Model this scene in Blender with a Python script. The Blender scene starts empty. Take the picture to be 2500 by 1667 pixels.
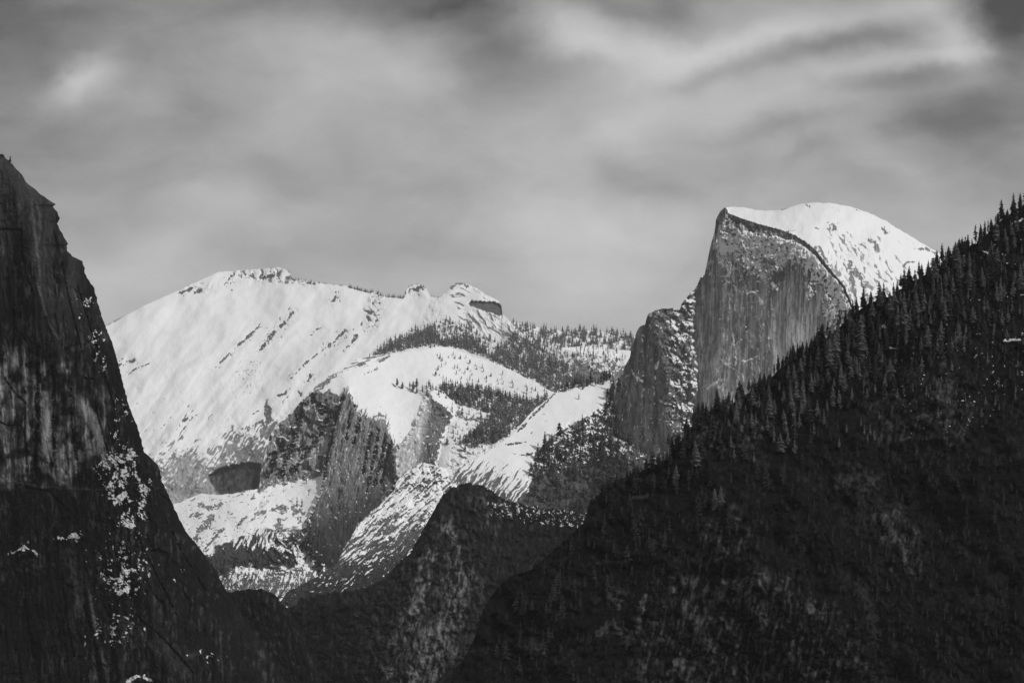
import bpy, math, random
import numpy as np
from mathutils import Vector

# ------------------------------------------------------------------ camera, sky, sun, exposure
SC = bpy.context.scene
COL = SC.collection
K = 2 * math.tan(math.radians(11.0)) / 2500.0      # tangent per pixel of the 2500 px wide frame
UC, VH = 1250.0, 1250.0                            # optical axis column, horizon row
cam = bpy.data.cameras.new('camera')
cam.lens_unit = 'FOV'; cam.angle = math.radians(22.0)
cam.shift_y = (VH - 833.5) / 2500.0
cam.clip_start = 1.0; cam.clip_end = 80000.0
camo = bpy.data.objects.new('camera', cam); COL.objects.link(camo)
camo.rotation_euler = (math.radians(90), 0, 0)
SC.camera = camo
SC.view_settings.view_transform = 'Standard'; SC.view_settings.look = 'None'
SC.view_settings.exposure = 0.0; SC.view_settings.gamma = 1.0
SC.cycles.max_bounces = 5; SC.cycles.diffuse_bounces = 2; SC.cycles.volume_bounces = 1
SC.cycles.transparent_max_bounces = 12

SUN = Vector((0.67, -0.47, 0.58)).normalized()
SUN_EL = math.asin(SUN.z); SUN_ROT = math.atan2(SUN.x, SUN.y)
sl = bpy.data.lights.new('sun', 'SUN'); sl.energy = 2.75; sl.angle = math.radians(0.5); sl.color = (1, 1, 1)
so = bpy.data.objects.new('sun', sl); COL.objects.link(so)
so.rotation_euler = SUN.to_track_quat('Z', 'Y').to_euler()
so.location = (3000, -3000, 5000)

world = bpy.data.worlds.new('World'); SC.world = world; world.use_nodes = True

def sky():
    nt = world.node_tree; N = nt.nodes; L = nt.links; N.clear()
    def nd(t, **k):
        n = N.new(t)
        for a, b in k.items(): setattr(n, a, b)
        return n
    def mth(op, a, b=None, c=None, clamp=False):
        n = nd('ShaderNodeMath', operation=op, use_clamp=clamp)
        for i, x in enumerate((a, b, c)):
            if x is None: continue
            if isinstance(x, (int, float)): n.inputs[i].default_value = x
            else: L.new(x, n.inputs[i])
        return n.outputs[0]
    out = nd('ShaderNodeOutputWorld'); bg = nd('ShaderNodeBackground'); bg.inputs[1].default_value = 0.1
    L.new(bg.outputs[0], out.inputs[0])
    st = nd('ShaderNodeTexSky', sky_type='NISHITA', sun_disc=False, sun_elevation=SUN_EL, sun_rotation=SUN_ROT)
    bw = nd('ShaderNodeRGBToBW'); L.new(st.outputs[0], bw.inputs[0])
    tc = nd('ShaderNodeTexCoord'); sx = nd('ShaderNodeSeparateXYZ'); L.new(tc.outputs['Generated'], sx.inputs[0])
    X, Y, Z = sx.outputs
    hyp = mth('SQRT', mth('ADD', mth('MULTIPLY', X, X), mth('MULTIPLY', Y, Y)))
    az = mth('ARCTAN2', X, Y); el = mth('ARCTAN2', Z, hyp)
    q = 1.0 / (1000 * K)                       # unit: 1000 photo pixels
    az = mth('MULTIPLY', az, q); el = mth('MULTIPLY', el, q)
    cv = nd('ShaderNodeCombineXYZ'); L.new(az, cv.inputs[0]); L.new(el, cv.inputs[1])
    def noise(vec, scale, detail, rough=0.5, dist=0.0):
        n = nd('ShaderNodeTexNoise'); n.inputs['Scale'].default_value = scale; n.inputs['Detail'].default_value = detail
        n.inputs['Roughness'].default_value = rough; n.inputs['Distortion'].default_value = dist
        L.new(vec, n.inputs['Vector']); return n
    w = noise(cv.outputs[0], 4.5, 5, .62)
    sub = nd('ShaderNodeVectorMath', operation='SUBTRACT'); L.new(w.outputs['Color'], sub.inputs[0]); sub.inputs[1].default_value = (.5, .5, .5)
    sc = nd('ShaderNodeVectorMath', operation='MULTIPLY'); L.new(sub.outputs[0], sc.inputs[0]); sc.inputs[1].default_value = (.15, .09, 0)
    add = nd('ShaderNodeVectorMath', operation='ADD'); L.new(cv.outputs[0], add.inputs[0]); L.new(sc.outputs[0], add.inputs[1])
    P = add.outputs[0]
    # streaky base
    mp = nd('ShaderNodeMapping'); mp.inputs['Rotation'].default_value = (0, 0, math.radians(-20)); mp.inputs['Scale'].default_value = (1, 1.9, 1)
    L.new(P, mp.inputs['Vector'])
    n1 = noise(mp.outputs[0], 2.6, 6, 0.52, .4)
    val = mth('MULTIPLY_ADD', mth('SUBTRACT', n1.outputs['Fac'], 0.5), 0.36, 0.0)
    mpf = nd('ShaderNodeMapping'); mpf.inputs['Rotation'].default_value = (0, 0, math.radians(-22)); mpf.inputs['Scale'].default_value = (1, 3.4, 1)
    L.new(P, mpf.inputs['Vector'])
    n2 = noise(mpf.outputs[0], 7.5, 5, 0.55, .6)
    val = mth('MULTIPLY_ADD', mth('SUBTRACT', n2.outputs['Fac'], 0.5), 0.07, val)
    # big soft cloud masses, (u, v, half length, half width, tilt deg (+ = rising to the right), gain)
    B = CLOUDS
    for (u, v, a, b, t, g) in B:
        aa = math.atan((u - UC) * K); ee = math.atan((VH - v) * K * math.cos(aa))
        cx, cy = aa * q, ee * q
        m1 = nd('ShaderNodeVectorMath', operation='SUBTRACT'); L.new(P, m1.inputs[0]); m1.inputs[1].default_value = (cx, cy, 0)
        m2 = nd('ShaderNodeVectorRotate', rotation_type='Z_AXIS'); L.new(m1.outputs[0], m2.inputs['Vector']); m2.inputs['Angle'].default_value = math.radians(-t)
        m3 = nd('ShaderNodeVectorMath', operation='MULTIPLY'); L.new(m2.outputs[0], m3.inputs[0]); m3.inputs[1].default_value = (1000 / a, 1000 / b, 0)
        d = nd('ShaderNodeVectorMath', operation='DOT_PRODUCT'); L.new(m3.outputs[0], d.inputs[0]); L.new(m3.outputs[0], d.inputs[1])
        e = mth('EXPONENT', mth('MULTIPLY', d.outputs['Value'], -1.0))
        val = mth('MULTIPLY_ADD', e, g, val)
    # brightness of the cloud deck against elevation: brighter towards the horizon
    ramp = nd('ShaderNodeMapRange'); ramp.inputs['From Min'].default_value = 0.35; ramp.inputs['From Max'].default_value = 1.3
    ramp.inputs['To Min'].default_value = 0.42; ramp.inputs['To Max'].default_value = 0.30
    L.new(el, ramp.inputs['Value'])
    tot = mth('ADD', ramp.outputs[0], val)
    tot = mth('MAXIMUM', tot, 0.05)
    tot = mth('MULTIPLY', tot, 10.0)
    tot = mth('MULTIPLY_ADD', bw.outputs[0], 0.04, tot)
    L.new(tot, bg.inputs[0])

CLOUDS = [
 (205, 198, 92, 40, 34, .26), (420, 190, 260, 60, 8, .05), (900, 200, 300, 95, 12, .12), (700, 90, 260, 90, 0, .04),
 (1190, 110, 150, 100, -30, -.17), (1000, 15, 380, 60, 0, -.15), (560, 10, 200, 60, 0, -.06), (40, 60, 300, 220, 20, -.20), (20, 330, 200, 160, 0, -.06),
 (300, 330, 260, 60, 8, -.07), (420, 520, 120, 50, -20, -.06), (660, 420, 120, 60, -20, -.06), (520, 470, 170, 40, 5, .05),
 (1550, 130, 240, 84, -14, .18), (1400, 80, 110, 45, -35, .12), (1540, 50, 110, 38, -15, -.16), (1660, 25, 90, 40, -20, -.10),
 (1450, 150, 90, 30, -10, -.09), (1330, 170, 160, 60, -8, -.08),
 (1860, 92, 185, 38, 14, .16), (1760, 170, 230, 46, 18, -.12), (1690, 205, 90, 26, 20, -.10), (1990, 110, 150, 30, 12, -.17), (2160, 80, 110, 40, 10, -.11),
 (2130, 46, 220, 40, 12, .14), (1850, 160, 450, 170, 10, .045), (2320, 70, 70, 110, 35, .18), (2340, 150, 60, 60, -40, .08),
 (2480, 40, 130, 130, -25, -.27), (2390, 150, 40, 110, 38, .05),
 (1950, 215, 200, 30, 14, .08), (1880, 310, 200, 26, 12, -.09), (2180, 185, 220, 26, 4, -.14), (2270, 145, 200, 22, 2, .12), (2250, 300, 160, 60, 10, -.10),
 (1600, 250, 200, 50, 30, .09), (1930, 380, 200, 30, 12, -.05), (1480, 420, 70, 50, -30, -.09), (1620, 465, 90, 30, -20, -.08), (1470, 390, 60, 60, 60, .05),
 (2450, 300, 180, 150, 0, -.17), (2100, 420, 120, 50, -30, -.05), (2330, 500, 200, 60, -30, .06), (1800, 20, 120, 40, 10, .02),
 (1430, 640, 300, 120, 0, .12), (1700, 420, 500, 160, 0, .03), (450, 600, 260, 90, 20, .06), (1600, 300, 260, 90, 0, .06), (1500, 400, 330, 170, 0, .04), (330, 690, 200, 80, 30, .05), (1000, 610, 500, 50, 0, -.05), (1500, 560, 300, 60, 0, .03),
]
sky()

# ------------------------------------------------------------------ numeric helpers
def hsh(ix, iy, s):
    h = (ix.astype(np.int64) * 374761393 + iy.astype(np.int64) * 668265263 + s * 974634777) & 0xFFFFFFFF
    h = ((h ^ (h >> 13)) * 1274126177) & 0xFFFFFFFF
    h = ((h ^ (h >> 16)) * 2246822519) & 0xFFFFFFFF
    return (h ^ (h >> 15)) & 0xFFFFFFFF
def rnd2(ix, iy, s): return hsh(ix, iy, s) / 4294967295.0
def pn(x, y, s=0):
    x = np.asarray(x, float); y = np.asarray(y, float)
    ix = np.floor(x); iy = np.floor(y); fx = x - ix; fy = y - iy
    ux = fx * fx * fx * (fx * (fx * 6 - 15) + 10); uy = fy * fy * fy * (fy * (fy * 6 - 15) + 10)
    def g(dx, dy):
        a = rnd2(ix + dx, iy + dy, s) * 2 * np.pi
        return np.cos(a) * (fx - dx) + np.sin(a) * (fy - dy)
    a = g(0, 0); b = g(1, 0); c = g(0, 1); d = g(1, 1)
    return ((a + (b - a) * ux) * (1 - uy) + (c + (d - c) * ux) * uy) * 1.5
def fbm(x, y, o=4, s=0, gain=.5, ridged=False):
    t = 0; a = 1; n = 0
    for i in range(o):
        p = pn(x * 2 ** i + 17.3 * i, y * 2 ** i - 9.1 * i, s + i * 7)
        if ridged: p = 1 - 2 * np.abs(p)
        t = t + a * p; n += a; a *= gain
    return t / n
def worley(x, y, s=0):
    ix = np.floor(x); iy = np.floor(y)
    f1 = np.full(x.shape, 9.); f2 = f1.copy(); dx1 = np.zeros(x.shape); dy1 = dx1.copy(); hid = dx1.copy()
    for a in (-1, 0, 1):
        for b in (-1, 0, 1):
            cx = ix + a; cy = iy + b
            px = cx + rnd2(cx, cy, s) - x; py = cy + rnd2(cx, cy, s + 5) - y
            d = px * px + py * py
            m = d < f1
            f2 = np.where(m, f1, np.minimum(f2, d))
            f1 = np.where(m, d, f1); dx1 = np.where(m, px, dx1); dy1 = np.where(m, py, dy1)
            hid = np.where(m, rnd2(cx, cy, s + 9), hid)
    return np.sqrt(f1), np.sqrt(f2), hid, -dx1, -dy1
def facets(x, y, s=0):
    """blocky rock: every cell a little tilted plane with cracks between"""
    f1, f2, h, dx, dy = worley(x, y, s)
    h2 = (h * 57.31) % 1; h3 = (h * 131.7) % 1
    return (h - .5) * .9 + (h2 - .5) * 2 * dx + (h3 - .5) * 2 * dy, f2 - f1
def rot(U, V, dx, dy):
    l = math.hypot(dx, dy); dx /= l; dy /= l
    return U * dy - V * dx, U * dx + V * dy          # across, along
def flutes(U, V, d, across, along, s=0, o=3):
    a, t = rot(U, V, *d)
    a = a + 3 * pn(U / 40, V / 40, s + 3)
    return fbm(a / across, t / along, o, s)
def ss(a, b, x):
    t = np.clip((x - a) / (b - a + 1e-9), 0, 1); return t * t * (3 - 2 * t)
def gb(U, V, u, v, a, b): return np.exp(-((U - u) / a) ** 2 - ((V - v) / b) ** 2)
def ldist(pts, U, V):
    d = np.full(U.shape, 1e9); side = np.zeros(U.shape)
    for (x0, y0), (x1, y1) in zip(pts[:-1], pts[1:]):
        ex, ey = x1 - x0, y1 - y0; l2 = ex * ex + ey * ey + 1e-9
        t = np.clip(((U - x0) * ex + (V - y0) * ey) / l2, 0, 1)
        dd = np.hypot(U - x0 - t * ex, V - y0 - t * ey)
        m = dd < d; d = np.where(m, dd, d)
        side = np.where(m, np.sign(ex * (V - y0) - ey * (U - x0)), side)
    return d, side
def insd(pts, U, V):
    d, _ = ldist(list(pts) + [pts[0]], U, V)
    ins = np.zeros(U.shape, bool); n = len(pts)
    for i in range(n):
        x0, y0 = pts[i]; x1, y1 = pts[(i + 1) % n]
        if y0 == y1: continue
        c = ((y0 > V) != (y1 > V)) & (U < (x1 - x0) * (V - y0) / (y1 - y0) + x0)
        ins ^= c
    return np.where(ins, d, -d)                       # + inside
def pm(pts, U, V, soft=6, rag=0, scl=14, s=3):
    d = insd(pts, U, V)
    if rag: d = d + rag * fbm(U / scl, V / scl, 4, s)
    return ss(-soft, soft, d)
def stroke(pts, U, V, w, rag=1.0, s=0):
    xs = [p[0] for p in pts]; ys = [p[1] for p in pts]; r = np.zeros(U.shape)
    m = (U > min(xs) - 4 * w) & (U < max(xs) + 4 * w) & (V > min(ys) - 4 * w) & (V < max(ys) + 4 * w)
    if not m.any(): return r
    u = U[m]; v = V[m]
    d, _ = ldist(pts, u, v)
    n = fbm(u / 11, v / 11, 4, s, .65); n2 = pn(u / 24, v / 24, s + 3); n3 = fbm(u / 4.5, v / 4.5, 2, s + 4)
    r[m] = ss(w * 1.25, w * .45, d + rag * w * (n * 1.9 + n2 * .9)) * ss(-.25, -.02, n3 + .12 * rag + .25 * fbm(u / 2.6, v / 2.6, 1, s + 6))
    return r
def threads(a, b, sx, sy, w, s, dens, wob=.6):
    """thin winding lines with gaps"""
    a2 = a + wob * sx * fbm(a / (1.2 * sx), b / (1.2 * sy), 2, s + 1); b2 = b + wob * sy * fbm(a / (1.2 * sx), b / (1.2 * sy), 2, s + 2)
    return ss(w, w * .3, np.abs(pn(a2 / sx, b2 / sy, s))) * ss(dens, dens + .18, fbm(a / (1.1 * sx) + 50, b / (1.1 * sy), 3, s + 4))
def rough_noise(U, V, L, o, s, g=.68):
    a = U + .35 * L * pn(U / L, V / L, s + 40); b = V + .35 * L * pn(U / L + 9, V / L, s + 41)
    return fbm(a / L, b / L, o, s, g, ridged=True) - .45
def blur(a, n=1):
    for _ in range(n):
        p = np.pad(a, 1, mode='edge')
        a = (p[:-2, 1:-1] + p[2:, 1:-1] + p[1:-1, :-2] + p[1:-1, 2:] + 2 * a) / 6
    return a

class Layer:
    """relief of one landform: r = distance behind its reference plane, in units of one photo pixel at distance D"""
    def __init__(s, name, D, u0, u1, v0, v1, sky=None, edge=None, st=2.0):
        s.name = name; s.D = D; s.st = st; s.u0 = u0; s.v0 = v0; s.u1 = u1; s.v1 = v1
        s.U, s.V = np.meshgrid(np.arange(u0, u1 + st, st), np.arange(v0, v1 + st, st))
        s.sky = sky; s.edge = edge; s.drop = .3
        s.snow = np.zeros(s.U.shape); s.tone = np.full(s.U.shape, .1); s.r = np.zeros(s.U.shape)
        if sky is not None:
            s.T = np.interp(s.U[0], [p[0] for p in sky], [p[1] for p in sky])[None, :] + 0 * s.U
            s.W = np.maximum(s.V - s.T, 0)             # pixels below the skyline
    def rz(s, n=0):
        return -np.gradient(blur(s.r, n), s.st, axis=0)
    def ru(s, n=0):
        return np.gradient(blur(s.r, n), s.st, axis=1)
    def samp(s, a, u, v):
        x = np.clip((u - s.u0) / s.st, 0, a.shape[1] - 1.001); y = np.clip((v - s.v0) / s.st, 0, a.shape[0] - 1.001)
        i = x.astype(int); j = y.astype(int); fx = x - i; fy = y - j
        return (a[j, i] * (1 - fx) + a[j, i + 1] * fx) * (1 - fy) + (a[j + 1, i] * (1 - fx) + a[j + 1, i + 1] * fx) * fy
    def pos(s, u, v, dr=0.0):
        u = np.asarray(u, float); v = np.asarray(v, float)
        d = s.D * (1 + K * (s.samp(s.r, u, v) + dr))
        return np.stack([(u - UC) * K * d, d, (VH - v) * K * d], -1)
    def top(s, u):
        return np.interp(u, [p[0] for p in s.sky], [p[1] for p in s.sky])
    def build(s, mat, jag=1.0, back=(90, 14), label=None):
        if s.edge is None:
            u = np.arange(s.u0, s.u1 + .1, s.st)
            top = s.top(u) + jag * (fbm(u / 14, u * 0, 4, 77) * 2.2)
            # the landform goes on beyond the picture on both sides, more coarsely
            off = 6 * 1.17 ** np.arange(1, 30); off = off[off < 800]; m = s.u1 - s.u0
            su = np.concatenate([s.u0 + np.minimum(off, m)[::-1], u, s.u1 - np.minimum(off, m)])
            top = np.concatenate([(top[0] + .3 * off)[::-1], top, top[-1] + s.drop * off])
            u = np.concatenate([(s.u0 - off)[::-1], u, s.u1 + off])
            bot = s.v1
            nr = int((bot - top.min()) / s.st) + 2
            t = np.linspace(0, 1, nr)[:, None]
            uu = np.broadcast_to(u[None, :], (nr, len(u))); vv = top[None, :] + t * (bot - top[None, :])
            nb = 8; extra = []
            ub = np.broadcast_to(u[None, :], (nb, len(u)))
            j = np.arange(nb, 0, -1)[:, None]
            vb = top[None, :] + back[1] * j ** 1.5; db = back[0] * j
            mu = np.broadcast_to(su[None, :], (nr, len(u)))
            d = s.D * (1 + K * s.samp(s.r, mu, vv)); P = np.stack([(uu - UC) * K * d, d, (VH - vv) * K * d], -1)
            r0 = s.samp(s.r, su, top)
            d = s.D * (1 + K * (r0[None, :] + db))
            Pb = np.stack([(ub - UC) * K * d, d, (VH - vb) * K * d], -1)
            P = np.concatenate([Pb, P], 0)
            SU = np.concatenate([np.broadcast_to(su[None, :], (nb, len(u))), mu], 0); SV = np.concatenate([np.broadcast_to(top[None, :], (nb, len(u))), vv], 0)
        else:                                        # parameterised by rows, free edge on the right
            v = np.arange(s.v0, s.v1 + .1, s.st)
            e = np.interp(v, [p[1] for p in s.edge], [p[0] for p in s.edge]) + jag * fbm(v / 12, v * 0, 4, 33) * 2.5
            nc = int((e.max() - s.u0) / s.st) + 2
            t = np.linspace(0, 1, nc)[None, :]
            off = 6 * 1.17 ** np.arange(1, 30); off = off[off < 800][::-1]; no = len(off)
            uu = s.u0 + t * (e[:, None] - s.u0); su = np.concatenate([np.broadcast_to(s.u0 + off[None, :], (len(v), no)), uu], 1)
            uu = np.concatenate([np.broadcast_to(s.u0 - off[None, :], (len(v), no)), uu], 1); vv = np.broadcast_to(v[:, None], uu.shape)
            d = s.D * (1 + K * s.samp(s.r, su, vv)); P = np.stack([(uu - UC) * K * d, d, (VH - vv) * K * d], -1)
            nb = 8; j = np.arange(1, nb + 1)[None, :]
            ub = e[:, None] - back[1] * j ** 1.5; vb = np.broadcast_to(v[:, None], (len(v), nb))
            d = s.D * (1 + K * (s.samp(s.r, e, v)[:, None] + back[0] * j))
            Pb = np.stack([(ub - UC) * K * d, d, (VH - vb) * K * d], -1)
            P = np.concatenate([P, Pb], 1); SU = np.concatenate([su, np.broadcast_to(e[:, None], (len(v), nb))], 1); SV = np.concatenate([vv, vb], 1)
        o = grid_obj(s.name, P, {'snow': s.samp(s.snow, SU, SV), 'tone': s.samp(s.tone, SU, SV)}, mat)
        o['kind'] = 'structure'
        if label: o['label'] = label
        return o

def grid_obj(name, P, attrs, mat):
    nr, nc = P.shape[:2]
    me = bpy.data.meshes.new(name); me.vertices.add(nr * nc)
    me.vertices.foreach_set('co', P.reshape(-1).astype(np.float32))
    idx = np.arange(nr * nc).reshape(nr, nc)
    q = np.stack([idx[:-1, :-1], idx[1:, :-1], idx[1:, 1:], idx[:-1, 1:]], -1).reshape(-1, 4)
    me.loops.add(q.size); me.loops.foreach_set('vertex_index', q.reshape(-1).astype(np.int32))
    me.polygons.add(len(q)); me.polygons.foreach_set('loop_start', (np.arange(len(q)) * 4).astype(np.int32))
    me.polygons.foreach_set('use_smooth', np.ones(len(q), bool))
    me.update(calc_edges=True)
    for k, a in attrs.items():
        at = me.attributes.new(k, 'FLOAT', 'POINT'); at.data.foreach_set('value', np.ascontiguousarray(a.reshape(-1), dtype=np.float32))
    me.materials.append(mat); me.validate()
    o = bpy.data.objects.new(name, me); COL.objects.link(o)
    return o

# ------------------------------------------------------------------ materials
def ground_mat(name, size, snow_alb=.78, rockvar=.5, bump=.8, stretch=(1, 1, .35)):
    """rock and snow; which is where is carried by the mesh, the small grain by noise. size = metres of the grain"""
    m = bpy.data.materials.new(name); m.use_nodes = True; nt = m.node_tree; N = nt.nodes; L = nt.links
    bs = N['Principled BSDF']; bs.inputs['Roughness'].default_value = .9; bs.inputs['Specular IOR Level'].default_value = .1
    a = N.new('ShaderNodeAttribute'); a.attribute_name = 'snow'; b = N.new('ShaderNodeAttribute'); b.attribute_name = 'tone'
    tc = N.new('ShaderNodeTexCoord'); mp = N.new('ShaderNodeMapping'); mp.inputs['Scale'].default_value = tuple(c / size for c in stretch)
    L.new(tc.outputs['Object'], mp.inputs['Vector'])
    n = N.new('ShaderNodeTexNoise'); n.inputs['Scale'].default_value = 1; n.inputs['Detail'].default_value = 5; n.inputs['Roughness'].default_value = .6
    L.new(mp.outputs[0], n.inputs['Vector'])
    n2 = N.new('ShaderNodeTexNoise'); n2.inputs['Scale'].default_value = 1.0 / (size * 1.7); n2.inputs['Detail'].default_value = 4
    L.new(tc.outputs['Object'], n2.inputs['Vector'])
    def mr(src, f0, f1, t0, t1):
        r = N.new('ShaderNodeMapRange'); r.inputs['From Min'].default_value = f0; r.inputs['From Max'].default_value = f1
        r.inputs['To Min'].default_value = t0; r.inputs['To Max'].default_value = t1; L.new(src, r.inputs['Value']); return r.outputs[0]
    def mt(op, x, y):
        r = N.new('ShaderNodeMath'); r.operation = op
        for i, z in enumerate((x, y)):
            if isinstance(z, (int, float)): r.inputs[i].default_value = z
            else: L.new(z, r.inputs[i])
        return r.outputs[0]
    rock = mt('MULTIPLY', b.outputs['Fac'], mr(n.outputs['Fac'], .25, .75, 1 - rockvar, 1 + rockvar))
    sn = mt('ADD', a.outputs['Fac'], mr(n2.outputs['Fac'], .2, .8, -.22, .22))
    snf = mr(sn, .36, .64, 0, 1)
    mx = N.new('ShaderNodeMix'); mx.data_type = 'RGBA'
    L.new(snf, mx.inputs[0]); L.new(rock, mx.inputs[6]); mx.inputs[7].default_value = (snow_alb,) * 3 + (1,)
    L.new(mx.outputs[2], bs.inputs['Base Color'])
    bp = N.new('ShaderNodeBump'); L.new(mt('MULTIPLY', mr(snf, 0, 1, 1, .12), bump), bp.inputs['Strength']); bp.inputs['Distance'].default_value = size * .5
    L.new(n.outputs['Fac'], bp.inputs['Height']); L.new(bp.outputs[0], bs.inputs['Normal'])
    return m
def plain_mat(name, val, var=.35, scale=.3, rough=.9):
    m = bpy.data.materials.new(name); m.use_nodes = True; nt = m.node_tree; N = nt.nodes; L = nt.links
    bs = N['Principled BSDF']; bs.inputs['Roughness'].default_value = rough; bs.inputs['Specular IOR Level'].default_value = .1
    tc = N.new('ShaderNodeTexCoord'); n = N.new('ShaderNodeTexNoise'); n.inputs['Scale'].default_value = scale; n.inputs['Detail'].default_value = 3
    L.new(tc.outputs['Object'], n.inputs['Vector'])
    r = N.new('ShaderNodeMapRange'); r.inputs['From Min'].default_value = .3; r.inputs['From Max'].default_value = .7
    r.inputs['To Min'].default_value = val * (1 - var); r.inputs['To Max'].default_value = val * (1 + var)
    L.new(n.outputs['Fac'], r.inputs['Value']); L.new(r.outputs[0], bs.inputs['Base Color'])
    return m

# ------------------------------------------------------------------ the landforms, far to near
LAY = {}
def relief(l, terms):
    for t in terms: l.r = l.r + t
def finish(l, lo, hi, bias, n=1, cover=None):
    """snow lies where the relief is locally flat enough"""
    l.snow = ss(lo, hi, l.rz(n) + bias)
    if cover is not None: l.snow = np.clip(l.snow * (1 - cover), 0, 1)
def integ(l, g, lam=.16):
    """relief whose slope follows the steepness profile g while neighbouring columns stay joined (least squares)"""
    g = g + 0 * l.U; gm = g.mean(); f = -(g - gm) * l.st
    fz = .5 * (f[1:] + f[:-1]); rhs = np.zeros(f.shape); rhs[:-1] += fz; rhs[1:] -= fz
    R = np.concatenate([rhs, rhs[::-1]], 0); R = np.concatenate([R, R[:, ::-1]], 1)
    ky = 2 * np.cos(2 * np.pi * np.fft.fftfreq(R.shape[0])) - 2; kx = 2 * np.cos(2 * np.pi * np.fft.rfftfreq(R.shape[1])) - 2
    den = ky[:, None] + lam * kx[None, :]; den[0, 0] = 1
    F = np.fft.rfft2(R) / den; F[0, 0] = 0
    q = np.fft.irfft2(F, s=R.shape)[:f.shape[0], :f.shape[1]]
    return q - gm * (l.V - l.v0)

# far wooded ridge behind everything
def far_ridge():
    sky_ = [(900, 830), (1150, 800), (1236, 782), (1278, 792), (1316, 800), (1374, 808), (1450, 806), (1488, 812), (1553, 820), (1700, 840)]
    l = Layer('far_ridge', 17500, 1100, 1640, 770, 1000, sky_)
    U, V = l.U, l.V
    l.r = integ(l, 1.6 + 0 * U) + 6 * fbm(U / 30, V / 30, 4, 5)
    l.snow[:] = .95 - .5 * ss(.1, .5, fbm(U / 8, V / 8, 3, 6)); l.tone[:] = .08
    LAY['far'] = l; l.build(M_FAR)

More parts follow.
